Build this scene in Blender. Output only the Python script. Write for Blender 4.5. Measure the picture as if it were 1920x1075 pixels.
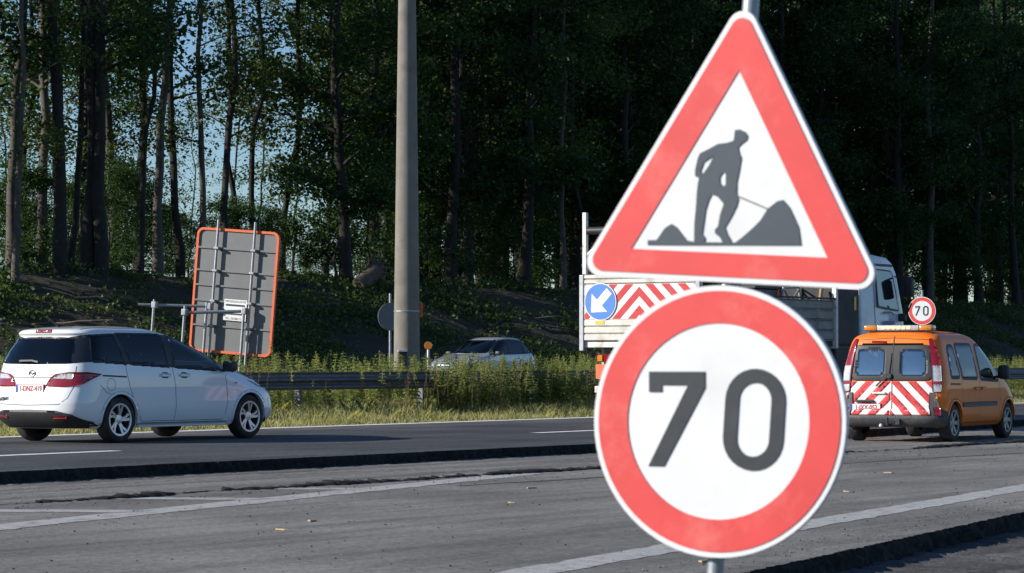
import bpy, bmesh, math, random
import numpy as np
from mathutils import Vector, Matrix
from mathutils.bvhtree import BVHTree
from mathutils.geometry import delaunay_2d_cdt

for o in list(bpy.data.objects): bpy.data.objects.remove(o)
scene = bpy.context.scene
COL = scene.collection
R = math.radians
rng = np.random.default_rng(7)
random.seed(7)

# ------------------------------------------------------------------ camera, sky, sun, exposure
# world frame: +X along the motorway, +Y across it (away from the photographer), Z up, z=0 is the new asphalt
cam = bpy.data.cameras.new('camera'); cam_o = bpy.data.objects.new('camera', cam); COL.objects.link(cam_o)
cam.sensor_width = 36; cam.lens = 97.5; cam.clip_start = 0.1; cam.clip_end = 6000
cam_o.location = (0, 0, 1.14)
cam_o.rotation_euler = (R(90 + 1.5147), 0, R(33.8 - 90))
cam.dof.use_dof = True; cam.dof.focus_distance = 43; cam.dof.aperture_fstop = 11
scene.camera = cam_o

SUN_AZ = R(134)      # direction towards the sun, angle from +X
SUN_EL = R(23)
w = bpy.data.worlds.new('World'); scene.world = w; w.use_nodes = True
nt = w.node_tree; nt.nodes.clear()
sky = nt.nodes.new('ShaderNodeTexSky'); sky.sky_type = 'NISHITA'; sky.sun_disc = False
sky.sun_elevation = SUN_EL; sky.sun_rotation = R(90) - SUN_AZ
sky.altitude = 300; sky.air_density = 1.0; sky.dust_density = 0.05; sky.ozone_density = 5.5
bg = nt.nodes.new('ShaderNodeBackground'); bg.inputs[1].default_value = 0.092
ow = nt.nodes.new('ShaderNodeOutputWorld')
nt.links.new(sky.outputs[0], bg.inputs[0]); nt.links.new(bg.outputs[0], ow.inputs[0])
sun = bpy.data.lights.new('sun', 'SUN'); sun.energy = 4.9; sun.angle = R(0.53); sun.color = (1, 0.94, 0.86)
sun_o = bpy.data.objects.new('sun', sun); COL.objects.link(sun_o)
sd = Vector((math.cos(SUN_AZ) * math.cos(SUN_EL), math.sin(SUN_AZ) * math.cos(SUN_EL), math.sin(SUN_EL)))
sun_o.rotation_euler = (-sd).to_track_quat('-Z', 'Y').to_euler()
sun_o.location = sd * 80
vs = scene.view_settings; vs.view_transform = 'Standard'; vs.look = 'None'; vs.gamma = 1; vs.exposure = 0.45
vs.use_curve_mapping = False

# ------------------------------------------------------------------ helpers
def tag(o, label=None, cat=None, group=None, kind=None):
    if label: o['label'] = label
    if cat: o['category'] = cat
    if group: o['group'] = group
    if kind: o['kind'] = kind
    return o
def empty(name, loc=(0, 0, 0), rz=0, label=None, cat=None, group=None):
    o = bpy.data.objects.new(name, None); COL.objects.link(o)
    o.empty_display_size = .2
    o.location = loc; o.rotation_euler = (0, 0, rz)
    return tag(o, label, cat, group)
def mesh(name, v, f, mat=None, smooth=False):
    m = bpy.data.meshes.new(name)
    m.from_pydata([tuple(map(float, p)) for p in v], [], [tuple(map(int, q)) for q in f])
    if mat: m.materials.append(mat)
    if smooth: m.polygons.foreach_set('use_smooth', [True] * len(m.polygons))
    m.update()
    return m
def fastmesh(name, V, F, mat, smooth=False):
    """V (n,3) array, F (m,k) array, all faces of k corners"""
    V = np.asarray(V, dtype=np.float32); F = np.asarray(F, dtype=np.int32)
    m = bpy.data.meshes.new(name)
    m.vertices.add(len(V)); m.vertices.foreach_set('co', V.ravel())
    k = F.shape[1]
    m.loops.add(F.size); m.loops.foreach_set('vertex_index', F.ravel())
    m.polygons.add(len(F)); m.polygons.foreach_set('loop_start', np.arange(0, F.size, k, dtype=np.int32))
    if smooth: m.polygons.foreach_set('use_smooth', np.ones(len(F), dtype=bool))
    m.materials.append(mat); m.update(calc_edges=True); m.validate()
    return m
def obj(name, me, parent=None, **kw):
    o = bpy.data.objects.new(name, me); COL.objects.link(o)
    if parent is not None: o.parent = parent
    return tag(o, **kw)
class MB:
    def __init__(s): s.v = []; s.f = []
    def add(s, v, f):
        n = len(s.v); s.v += [tuple(p) for p in v]; s.f += [tuple(i + n for i in q) for q in f]; return s
    def box(s, x0, x1, y0, y1, z0, z1, b=0):
        if b:
            bm = bmesh.new(); bmesh.ops.create_cube(bm, size=1)
            for v in bm.verts: v.co = Vector(((x0 + x1) / 2 + v.co.x * (x1 - x0), (y0 + y1) / 2 + v.co.y * (y1 - y0), (z0 + z1) / 2 + v.co.z * (z1 - z0)))
            bmesh.ops.bevel(bm, geom=bm.edges[:], offset=b, segments=2, affect='EDGES', profile=.5)
            bm.verts.index_update()
            s.add([v.co[:] for v in bm.verts], [[v.index for v in q.verts] for q in bm.faces]); bm.free(); return s
        return s.add([(x0, y0, z0), (x1, y0, z0), (x1, y1, z0), (x0, y1, z0), (x0, y0, z1), (x1, y0, z1), (x1, y1, z1), (x0, y1, z1)],
                     [(0, 3, 2, 1), (4, 5, 6, 7), (0, 1, 5, 4), (1, 2, 6, 5), (2, 3, 7, 6), (3, 0, 4, 7)])
    def tube(s, pts, r, n=10, cap=True):
        pts = [Vector(p) for p in pts]; rs = r if isinstance(r, (list, tuple)) else [r] * len(pts)
        V = []; F = []; up = None
        for i, p in enumerate(pts):
            d = (pts[min(i + 1, len(pts) - 1)] - pts[max(i - 1, 0)]).normalized()
            if up is None:
                up = Vector((0, 0, 1)) if abs(d.z) < .9 else Vector((1, 0, 0))
            a = d.cross(up).normalized(); b = a.cross(d).normalized(); up = b
            for k in range(n):
                t = 2 * math.pi * k / n
                V.append(tuple(p + (a * math.cos(t) + b * math.sin(t)) * rs[i]))
        for i in range(len(pts) - 1):
            for k in range(n):
                F.append((i * n + k, i * n + (k + 1) % n, (i + 1) * n + (k + 1) % n, (i + 1) * n + k))
        if cap: F.append(tuple(range(n))[::-1]); F.append(tuple(range((len(pts) - 1) * n, len(pts) * n)))
        return s.add(V, F)
    def prism(s, poly, h0, h1, f3):
        """poly 2-D, f3(a, b, h) -> 3-D; extrudes between h0 and h1"""
        n = len(poly)
        return s.add([f3(a, b, h0) for a, b in poly] + [f3(a, b, h1) for a, b in poly],
                     [tuple(range(n))[::-1], tuple(range(n, 2 * n))] + [(i, (i + 1) % n, n + (i + 1) % n, n + i) for i in range(n)])
    def lathe(s, prof, n, f3):
        """prof list of (r, h); f3(x, y, h)"""
        V = []; F = []
        for r, h in prof:
            for k in range(n):
                t = 2 * math.pi * k / n; V.append(f3(r * math.cos(t), r * math.sin(t), h))
        for i in range(len(prof) - 1):
            for k in range(n): F.append((i * n + k, i * n + (k + 1) % n, (i + 1) * n + (k + 1) % n, (i + 1) * n + k))
        return s.add(V, F)
    def build(s, name, mat, parent=None, smooth=False, **kw):
        m = mesh(name, s.v, s.f, mat, smooth)
        bm = bmesh.new(); bm.from_mesh(m); bmesh.ops.recalc_face_normals(bm, faces=bm.faces[:]); bm.to_mesh(m); bm.free()
        if smooth:
            try: m.set_sharp_from_angle(angle=R(38))
            except Exception: pass
        return obj(name, m, parent, **kw)
def inpoly(x, y, poly):
    c = False; n = len(poly); j = n - 1
    for i in range(n):
        xi, yi = poly[i]; xj, yj = poly[j]
        if (yi > y) != (yj > y) and x < (xj - xi) * (y - yi) / (yj - yi + 1e-12) + xi: c = not c
        j = i
    return c
def tri2d(poly, holes=(), step=None):
    """triangulate a polygon with holes, with optional interior points; returns verts2d, faces, boundary edges"""
    def dens(p):
        if not step: return list(p)
        out = []
        for i in range(len(p)):
            a = np.array(p[i], float); b = np.array(p[(i + 1) % len(p)], float)
            k = max(1, int(np.ceil(np.linalg.norm(b - a) / step)))
            out += [tuple(a + (b - a) * t / k) for t in range(k)]
        return out
    loops = [dens(poly)] + [dens(h) for h in holes]
    V = []; E = []
    for L in loops:
        n0 = len(V); V += [Vector((float(a), float(b))) for a, b in L]
        E += [(n0 + i, n0 + (i + 1) % len(L)) for i in range(len(L))]
    if step:
        xs = [p[0] for p in poly]; ys = [p[1] for p in poly]
        for x in np.arange(min(xs) + step * .5, max(xs), step):
            for y in np.arange(min(ys) + step * .5, max(ys), step):
                if inpoly(x, y, poly) and not any(inpoly(x, y, h) for h in holes): V.append(Vector((float(x), float(y))))
    vo, eo, fo, *_ = delaunay_2d_cdt(V, E, [], 0, 1e-5)
    F = []
    for q in fo:
        cx = sum(vo[i].x for i in q) / len(q); cy = sum(vo[i].y for i in q) / len(q)
        if inpoly(cx, cy, loops[0]) and not any(inpoly(cx, cy, h) for h in loops[1:]): F.append(tuple(q))
    cnt = {}
    for q in F:
        for i in range(len(q)):
            e = (q[i], q[(i + 1) % len(q)]); cnt[tuple(sorted(e))] = cnt.get(tuple(sorted(e)), []) + [e]
    B = [e[0] for e in cnt.values() if len(e) == 1]
    return [(p.x, p.y) for p in vo], F, B
def plate(name, poly, h0, h1, f3, mat, parent=None, holes=(), **kw):
    """flat plate with real thickness from a polygon with holes: front at h1, back at h0"""
    v, F, B = tri2d(poly, holes); n = len(v)
    V = [f3(a, b, h1) for a, b in v] + [f3(a, b, h0) for a, b in v]
    FF = list(F) + [tuple(n + i for i in q[::-1]) for q in F] + [(a, n + a, n + b, b) for a, b in B]
    return obj(name, mesh(name, V, FF, mat), parent, **kw)
def circle(cx, cy, r, n=48, ry=None):
    ry = ry or r
    return [(cx + r * math.cos(2 * math.pi * k / n), cy + ry * math.sin(2 * math.pi * k / n)) for k in range(n)]
def clip(poly, half):
    """Sutherland-Hodgman: keep a*x+b*y<=c for each (a,b,c)"""
    for a, b, c in half:
        out = []
        for i in range(len(poly)):
            p, q = poly[i], poly[(i + 1) % len(poly)]
            dp = a * p[0] + b * p[1] - c; dq = a * q[0] + b * q[1] - c
            if dp <= 0: out.append(p)
            if dp * dq < 0:
                t = dp / (dp - dq); out.append((p[0] + (q[0] - p[0]) * t, p[1] + (q[1] - p[1]) * t))
        poly = out
        if len(poly) < 3: return []
    return poly
def boxhalf(x0, x1, y0, y1): return [(1, 0, x1), (-1, 0, -x0), (0, 1, y1), (0, -1, -y0)]
_font_cache = {}
def text_mesh(txt, size, mat, f3, align='CENTER', depth=.002, sx=1.0):
    c = bpy.data.curves.new('txt', 'FONT'); c.body = txt; c.size = size; c.align_x = align; c.align_y = 'CENTER'; c.extrude = depth / 2; c.offset = size * .022
    o = bpy.data.objects.new('txt', c); COL.objects.link(o)
    dg = bpy.context.evaluated_depsgraph_get(); m = bpy.data.meshes.new_from_object(o.evaluated_get(dg))
    bpy.data.objects.remove(o); bpy.data.curves.remove(c)
    for v in m.vertices: v.co = f3(v.co.x * sx, v.co.y, v.co.z)
    m.materials.clear(); m.materials.append(mat)
    return m

# ------------------------------------------------------------------ materials
MAT = {}
def material(name):
    m = bpy.data.materials.new(name); m.use_nodes = True; t = m.node_tree; b = t.nodes['Principled BSDF']; MAT[name] = m
    return m, t, b
def N(t, typ, **kw):
    n = t.nodes.new(typ)
    for k, v in kw.items():
        if k in n.inputs: n.inputs[k].default_value = v
        else: setattr(n, k, v)
    return n
def coords(t, scale=(1, 1, 1), rot=(0, 0, 0)):
    c = N(t, 'ShaderNodeTexCoord'); mp = N(t, 'ShaderNodeMapping'); mp.inputs['Scale'].default_value = scale; mp.inputs['Rotation'].default_value = rot
    t.links.new(c.outputs['Object'], mp.inputs['Vector']); return mp.outputs[0]
def noise(t, vec, scale, detail=4, rough=.55, dist=0):
    n = N(t, 'ShaderNodeTexNoise'); n.inputs['Scale'].default_value = scale; n.inputs['Detail'].default_value = detail
    n.inputs['Roughness'].default_value = rough; n.inputs['Distortion'].default_value = dist
    t.links.new(vec, n.inputs['Vector']); return n.outputs['Fac']
def ramp(t, fac, stops):
    r = N(t, 'ShaderNodeValToRGB'); e = r.color_ramp.elements
    while len(e) < len(stops): e.new(.5)
    for k, (p, c) in enumerate(stops): e[k].position = p; e[k].color = tuple(c) + (1,) if len(c) == 3 else c
    t.links.new(fac, r.inputs[0]); return r.outputs[0]
def mixc(t, fac, a, b, mode='MIX'):
    n = N(t, 'ShaderNodeMix', data_type='RGBA', blend_type=mode)
    for sock, val in ((n.inputs[0], fac), (n.inputs[6], a), (n.inputs[7], b)):
        if hasattr(val, 'links') or hasattr(val, 'is_linked'): t.links.new(val, sock)
        else: sock.default_value = val if not isinstance(val, tuple) else (val + (1,) if len(val) == 3 else val)
    return n.outputs[2]
def bump(t, b, h, strength, dist=.01):
    n = N(t, 'ShaderNodeBump'); n.inputs['Strength'].default_value = strength; n.inputs['Distance'].default_value = dist
    t.links.new(h, n.inputs['Height']); t.links.new(n.outputs[0], b.inputs['Normal'])
def simple(name, col, rough=.5, metal=0, var=.12, scale=6, coat=0, spec=.5, dirt=None, bumps=0):
    """plain material with a little grain and wear in its colour"""
    m, t, b = material(name); v = coords(t)
    n1 = noise(t, v, scale, 5); n2 = noise(t, v, scale * 9, 3)
    lo = tuple(c * (1 - var) for c in col); hi = tuple(min(1, c * (1 + var)) for c in col)
    c = ramp(t, n1, [(.3, lo), (.7, hi)])
    if dirt:
        d = ramp(t, noise(t, v, scale * .7, 6, .65), [(.52, (0, 0, 0)), (.72, (1, 1, 1))]); c = mixc(t, d, c, dirt)
    t.links.new(c, b.inputs['Base Color'])
    b.inputs['Metallic'].default_value = metal; b.inputs['Specular IOR Level'].default_value = spec
    rr = ramp(t, n2, [(.2, (max(0, rough - .08),) * 3), (.8, (min(1, rough + .08),) * 3)]); t.links.new(rr, b.inputs['Roughness'])
    if coat: b.inputs['Coat Weight'].default_value = coat; b.inputs['Coat Roughness'].default_value = .03
    if bumps: bump(t, b, n2, bumps, .004)
    return m
simple('white_paint', (.78, .79, .80), .35, var=.02, scale=2, coat=1)
simple('orange_paint', (.78, .175, .008), .5, var=.04, scale=2, coat=.35, spec=.3)
simple('silver_paint', (.42, .46, .52), .35, metal=.3, var=.03, coat=1)
simple('blue_paint', (.03, .06, .14), .3, var=.05, coat=1)
simple('black_plastic', (.022, .023, .025), .55, var=.2)
simple('grey_plastic', (.06, .063, .068), .6, var=.15, dirt=(.12, .11, .10))
simple('tyre_rubber', (.022, .021, .02), .85, var=.25, scale=12, dirt=(.07, .065, .06))
simple('alloy', (.55, .56, .57), .35, metal=.8, var=.08)
simple('alloy_dirty', (.30, .29, .28), .5, metal=.5, var=.2, dirt=(.12, .11, .09))
simple('chrome', (.75, .75, .76), .15, metal=1, var=.03)
simple('rail_steel', (.13, .14, .155), .55, metal=.4, var=.2, scale=7, dirt=(.10, .09, .07))
simple('galvanised', (.33, .35, .37), .5, metal=.55, var=.15, scale=9)
simple('aluminium', (.25, .24, .22), .65, metal=.1, var=.15, scale=4, dirt=(.15, .13, .10))
simple('aluminium_warm', (.62, .60, .54), .6, var=.12, scale=3, dirt=(.36, .31, .23))
simple('white_steel', (.70, .69, .65), .5, var=.08, dirt=(.40, .32, .22))
simple('truck_white', (.62, .64, .68), .4, var=.04, scale=2, coat=.5, dirt=(.42, .42, .42))
simple('dark_steel', (.03, .03, .032), .7, var=.3, dirt=(.06, .05, .04))
simple('sign_white', (.70, .71, .71), .5, var=.03, scale=5, dirt=(.63, .63, .62))
simple('sign_red', (.66, .055, .05), .5, var=.07, scale=7, dirt=(.72, .13, .11))
simple('sign_black', (.022, .028, .033), .5, var=.15, scale=9, dirt=(.05, .055, .06))
simple('picto_grey', (.045, .06, .075), .5, var=.1, scale=9)
simple('sign_blue', (.05, .19, .55), .5, var=.08, scale=8)
simple('sign_grey', (.15, .155, .155), .6, var=.06, scale=3, dirt=(.18, .185, .185))
simple('orange_edge', (.75, .13, .035), .5, var=.08)
simple('black_gloss', (.012, .013, .015), .08, var=.1, coat=1)
simple('red_film', (.55, .045, .05), .75, var=.08, scale=8, dirt=(.45, .10, .09))
simple('white_film', (.76, .75, .72), .5, var=.05, scale=8, dirt=(.55, .53, .48))
simple('plate_white', (.78, .78, .76), .4, var=.02)
simple('plate_red', (.35, .02, .03), .5)
simple('plate_blue', (.02, .07, .35), .5)
simple('yellow_film', (.75, .48, .04), .5)
simple('logo_blue', (.12, .16, .26), .5)
simple('seat_fabric', (.02, .021, .024), .9, var=.2)
simple('bark_dark', (.026, .023, .019), .95, var=.4, scale=5, bumps=.6)
simple('bark_pale', (.085, .075, .062), .9, var=.4, scale=5, dirt=(.07, .06, .05), bumps=.5)
simple('wood_pale', (.35, .26, .15), .85, var=.25)
simple('dead_wood', (.11, .085, .062), .95, var=.35, bumps=.5)
simple('concrete', (.20, .185, .155), .9, var=.12, scale=3, bumps=.4, dirt=(.145, .135, .115))
def lens(name, col, emit=0):
    m, t, b = material(name); b.inputs['Base Color'].default_value = col + (1,); b.inputs['Roughness'].default_value = .12
    b.inputs['Coat Weight'].default_value = 1
    v = coords(t); wv = noise(t, v, 60, 2)
    c = ramp(t, wv, [(.35, tuple(x * .6 for x in col)), (.65, col)]); t.links.new(c, b.inputs['Base Color'])
    return m
lens('red_lens', (.30, .006, .006)); lens('clear_lens', (.62, .63, .64)); lens('amber_lens', (.70, .27, .03))
def glow(name, col, s):
    m, t, b = material(name); b.inputs['Base Color'].default_value = col + (1,)
    b.inputs['Emission Color'].default_value = col + (1,); b.inputs['Emission Strength'].default_value = s
glow('beacon_glow', (1, .62, .22), 1.4)
def glass(name, tint, rough=.01, refl=1.0, ior=1.52):
    m = bpy.data.materials.new(name); m.use_nodes = True; t = m.node_tree; t.nodes.clear(); MAT[name] = m
    tr = N(t, 'ShaderNodeBsdfTransparent'); tr.inputs[0].default_value = tint + (1,)
    gl = N(t, 'ShaderNodeBsdfGlossy'); gl.inputs['Roughness'].default_value = rough; gl.inputs[0].default_value = (refl,) * 3 + (1,)
    fr = N(t, 'ShaderNodeFresnel'); fr.inputs[0].default_value = ior
    mx = N(t, 'ShaderNodeMixShader'); ou = N(t, 'ShaderNodeOutputMaterial')
    t.links.new(fr.outputs[0], mx.inputs[0]); t.links.new(tr.outputs[0], mx.inputs[1]); t.links.new(gl.outputs[0], mx.inputs[2]); t.links.new(mx.outputs[0], ou.inputs[0])
glass('glass_door', (.25,.28,.28)); glass('glass_dark', (.10, .11, .12)); glass('glass_clear', (.82, .87, .85)); glass('glass_van', (.40, .45, .45)); glass('glass_film', (.5, .55, .55), .03, 1.0, 4.2)

# asphalts: the object coordinates run along X = along the road
def asphalt(name, base, agg, streak, rough, bump_s, tint=(1, 1, 1), stain=.5):
    m, t, b = material(name)
    v = coords(t); vs_ = coords(t, (.10, 1.3, 1))
    fine = noise(t, v, 55, 2, .75); mid = noise(t, v, 16, 5, .75); big = noise(t, v, .35, 4); st = noise(t, vs_, 2.6, 6, .62)
    c1 = tuple(base * (1 - agg) * k for k in tint); c2 = tuple(base * (1 + agg) * k for k in tint)
    c = ramp(t, fine, [(.38, c1), (.62, c2)])
    c = mixc(t, .55, c, ramp(t, mid, [(.4, c1), (.6, c2)]))
    c = mixc(t, 1.0, c, ramp(t, st, [(.36, (1 - streak,) * 3), (.5, (1, 1, 1)), (.66, (1 + streak * .6,) * 3)]), 'MULTIPLY')
    c = mixc(t, 1.0, c, ramp(t, big, [(.38, (1 - stain * .4,) * 3), (.62, (1 + stain * .25,) * 3)]), 'MULTIPLY')
    t.links.new(c, b.inputs['Base Color']); b.inputs['Roughness'].default_value = rough; b.inputs['Specular IOR Level'].default_value = .35
    bump(t, b, mid, bump_s, .012)
    return m
asphalt('asphalt_new', .068, .85, .35, .72, 1.0, (1, 1, 1.03), .8)
asphalt('asphalt_old', .175, .42, .26, .88, .6, (1.06, 1.0, .91), .6)
asphalt('asphalt_shoulder', .085, .35, .5, .9, .8, (1.0, .98, .98), 1.0)
asphalt('asphalt_cut', .016, .6, .1, .95, 1.0)
asphalt('asphalt_far', .07, .3, .2, .8, .2)
# milled surface: grooves along the road
m, t, b = material('asphalt_milled')
v = coords(t); vs_ = coords(t, (.06, 1, 1)); wv = N(t, 'ShaderNodeTexWave', wave_type='BANDS', bands_direction='Y')
wv.inputs['Scale'].default_value = 9; wv.inputs['Distortion'].default_value = 2.5; wv.inputs['Detail'].default_value = 3; wv.inputs['Detail Scale'].default_value = 4
t.links.new(v, wv.inputs['Vector'])
st = noise(t, vs_, 3.2, 6, .65); fine = noise(t, v, 60, 3, .7)
c = ramp(t, st, [(.36, (.085, .076, .066)), (.5, (.175, .165, .15)), (.64, (.235, .225, .21))])
c = mixc(t, 1.0, c, ramp(t, fine, [(.38, (.6,) * 3), (.62, (1.35,) * 3)]), 'MULTIPLY')
t.links.new(c, b.inputs['Base Color']); b.inputs['Roughness'].default_value = .92
hh = N(t, 'ShaderNodeMath', operation='ADD'); t.links.new(wv.outputs['Fac'], hh.inputs[0]); t.links.new(fine, hh.inputs[1]); bump(t, b, hh.outputs[0], .7, .012)
def linepaint(name, col, under, wear):
    m, t, b = material(name); v = coords(t)
    n1 = noise(t, v, 7, 6, .7); n2 = noise(t, v, 70, 3, .7)
    a = N(t, 'ShaderNodeMath', operation='ADD'); t.links.new(n1, a.inputs[0]); t.links.new(n2, a.inputs[1])
    f = ramp(t, a.outputs[0], [(wear - .08, (1, 1, 1)), (wear + .08, (0, 0, 0))])
    f2 = N(t, 'ShaderNodeMath', operation='DIVIDE'); t.links.new(a.outputs[0], f2.inputs[0]); f2.inputs[1].default_value = 2
    f = ramp(t, f2.outputs[0], [(wear / 2 - .05, (0, 0, 0)), (wear / 2 + .05, (1, 1, 1))])
    t.links.new(mixc(t, f, col, under), b.inputs['Base Color']); b.inputs['Roughness'].default_value = .7
linepaint('line_new', (.74, .74, .73), (.3, .3, .3), 1.35)
linepaint('line_old', (.42, .41, .385), (.14, .135, .13), 1.10)
# ground, leaves
m, t, b = material('earth')
v = coords(t); c = ramp(t, noise(t, v, 1.1, 7, .65), [(.3, (.024, .032, .012)), (.48, (.042, .034, .021)), (.7, (.068, .050, .032))])
c = mixc(t, 1.0, c, ramp(t, noise(t, v, 14, 4, .7), [(.3, (.55,) * 3), (.7, (1.35,) * 3)]), 'MULTIPLY')
t.links.new(c, b.inputs['Base Color']); b.inputs['Roughness'].default_value = 1; bump(t, b, noise(t, v, 9, 5, .7), 1, .08)
def leafmat(name, c0, c1, c2, transl=.45):
    m = bpy.data.materials.new(name); m.use_nodes = True; t = m.node_tree; t.nodes.clear(); MAT[name] = m
    v = coords(t); oi = N(t, 'ShaderNodeObjectInfo')
    n = noise(t, v, 1.3, 4, .7); n2 = N(t, 'ShaderNodeTexWhiteNoise', noise_dimensions='3D')
    sn = N(t, 'ShaderNodeVectorMath', operation='SNAP'); sn.inputs[1].default_value = (.11, .11, .11); t.links.new(v, sn.inputs[0]); t.links.new(sn.outputs[0], n2.inputs['Vector'])
    a = N(t, 'ShaderNodeMath', operation='MULTIPLY_ADD'); t.links.new(n2.outputs['Value'], a.inputs[0]); a.inputs[1].default_value = .35; t.links.new(n, a.inputs[2])
    a2 = N(t, 'ShaderNodeMath', operation='MULTIPLY_ADD'); t.links.new(oi.outputs['Random'], a2.inputs[0]); a2.inputs[1].default_value = .2; t.links.new(a.outputs[0], a2.inputs[2])
    c = ramp(t, a2.outputs[0], [(.45, c0), (.75, c1), (1.0, c2)])
    d = N(t, 'ShaderNodeBsdfPrincipled'); d.inputs['Roughness'].default_value = .55; d.inputs['Specular IOR Level'].default_value = .3
    tl = N(t, 'ShaderNodeBsdfTranslucent'); mx = N(t, 'ShaderNodeMixShader'); mx.inputs[0].default_value = transl; ou = N(t, 'ShaderNodeOutputMaterial')
    c2_ = mixc(t, 1.0, c, (1.5, 1.5, .7), 'MULTIPLY')
    t.links.new(c, d.inputs['Base Color']); t.links.new(c2_, tl.inputs[0]); t.links.new(d.outputs[0], mx.inputs[1]); t.links.new(tl.outputs[0], mx.inputs[2]); t.links.new(mx.outputs[0], ou.inputs[0])
leafmat('leaf_forest', (.018, .042, .013), (.034, .075, .020), (.060, .110, .028), .38)
leafmat('leaf_sparse', (.035, .06, .014), (.065, .10, .022), (.12, .14, .035), .45)
leafmat('leaf_weed', (.10, .15, .05), (.20, .25, .09), (.35, .37, .16), .5)
leafmat('leaf_yellow', (.20, .22, .075), (.30, .31, .12), (.40, .38, .17), .4)
leafmat('grass_blade', (.16, .20, .07), (.31, .32, .14), (.48, .43, .25), .4)
leafmat('leaf_ground', (.025, .045, .012), (.045, .08, .02), (.08, .11, .03), .3)
leafmat('dry_stalk', (.10, .06, .025), (.16, .10, .045), (.22, .16, .08), .2)
# ------------------------------------------------------------------ setting: ground, roads, markings
def fnoise(x, seed, octs=((1, 1), (2.3, .5), (5.1, .28), (11.7, .16), (27, .1))):
    r = np.random.default_rng(seed); y = np.zeros_like(np.asarray(x, float))
    for k, a in octs:
        y += a * np.sin(np.asarray(x) * k + r.uniform(0, 6.28)) * np.cos(np.asarray(x) * k * .61 + r.uniform(0, 6.28))
    return y
def pstep(s): return 20.08 + np.where(s > 30, (np.maximum(s, 30) - 30) ** 2 * .0034, 0) * np.where(s < 60, 1, 0) + np.where(s >= 60, 3.06 + (s - 60) * .2, 0) * 1.0
def pedge(s): return 29.0 + (s - 28) * .0125
def pmill(s): return 16.9 + .05 * np.sin(s * .21)
def pnear(s): return 8.34 + (s - 15.07) * .1753
def zground(p):
    return np.interp(p, [-60, 5, 29, 29.3, 32.5, 36, 41, 42, 54, 56, 61, 67, 70, 110, 3000], [-1.2, -.5, -.35, -.06, .12, .2, .3, .3, .3, .4, 2.0, 4.0, 4.4, 5.0, 5.0])
S = np.unique(np.concatenate([np.linspace(-3000, -100, 12), np.linspace(-100, 20, 16), np.linspace(20, 200, 150), np.linspace(200, 400, 20), np.linspace(400, 3500, 12)]))
P = np.unique(np.concatenate([np.linspace(-2500, -60, 8), [-30, 0, 5, 15, 24, 28.6, 29.0, 29.15, 29.4, 30], np.linspace(31, 41, 14), np.linspace(42, 54, 5), np.linspace(55, 110, 60), np.linspace(115, 400, 10), np.linspace(500, 3500, 8)]))
gs, gp = np.meshgrid(S, P, indexing='ij')
gz = zground(gp - np.where((gp > 28) & (gp < 31), pedge(np.clip(gs, 0, 120)) - 29.0, 0))
amp = np.clip((gp - 54) / 6, 0, 1) * np.where(gp < 120, 1, 0)
gz = gz + amp * (.12 * np.sin(gs * .31 + gp * .2) * np.cos(gp * .43 - gs * .17) + .07 * np.sin(gs * 1.1 + 2) * np.sin(gp * .9 + gs * .4) + .06 * rng.standard_normal(gs.shape))
def zbank(s, p):
    return float(np.interp(p, P, [gz[min(len(S) - 1, int(np.searchsorted(S, s))), j] for j in range(len(P))]))
ns, npp = gs.shape
idx = np.arange(ns * npp).reshape(ns, npp)
F = np.stack([idx[:-1, :-1], idx[1:, :-1], idx[1:, 1:], idx[:-1, 1:]], -1).reshape(-1, 4)
obj('ground', fastmesh('ground', np.stack([gs, gp, gz], -1).reshape(-1, 3), F, MAT['earth'], True), kind='structure')

def strip(name, rows, mat, kind='structure', parent=None, smooth=False):
    """rows: list of (n,3) polylines of equal length, joined into a sheet"""
    A = np.stack(rows); k, n, _ = A.shape; idx = np.arange(k * n).reshape(k, n)
    F = np.stack([idx[:-1, :-1], idx[:-1, 1:], idx[1:, 1:], idx[1:, :-1]], -1).reshape(-1, 4)
    o = obj(name, fastmesh(name, A.reshape(-1, 3), F, MAT[mat], smooth), parent)
    if kind and not parent: o['kind'] = kind
    return o
def L(s, p, z): s = np.asarray(s, float); return np.stack([s, p + 0 * s, z + 0 * s], -1)
# new asphalt: top sheet with a ragged saw-cut edge, and its broken face
s = np.concatenate([np.linspace(-60, 10, 40), np.arange(10.03, 62, .035), np.linspace(62.2, 400, 60)])
jag = .018 * rng.standard_normal(len(s)) + .02 * fnoise(s * 3, 3)
e0 = pstep(s) + jag
rows = [L(s, e0, .0), L(s, e0 + .12, .0)] + [L(s, e0 + (pedge(s) + .22 - e0) * k, 0) for k in (.25, .5, .75, 1)] + [L(s, pedge(s) + .24, -.3)]
strip('new_asphalt_road', rows, 'asphalt_new')
jz = [.012 * rng.standard_normal(len(s)) for _ in range(4)]
jp = [.02 * rng.standard_normal(len(s)) for _ in range(4)]
strip('asphalt_cut_face', [L(s, e0 + .001, -.001), L(s, e0 - .006 + jp[0] * .5, -.03 + jz[0]), L(s, e0 - .01 + jp[1], -.065 + jz[1]), L(s, e0 - .02 + jp[2], -.10 + jz[2]), L(s, e0 - .05 + jp[3], -.128), L(s, e0 - .05, -.2)], 'asphalt_cut')
# milled strip
s2 = np.concatenate([np.linspace(-60, 8, 30), np.arange(8.05, 60, .06), np.linspace(60.3, 400, 60)])
pm = pmill(s2)
strip('milled_strip', [L(s2, pm - .3 + (pstep(s2) + .1 - pm + .3) * k, -.124 + .004 * rng.standard_normal(len(s2))) for k in np.linspace(0, 1, 22)], 'asphalt_milled')
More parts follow.
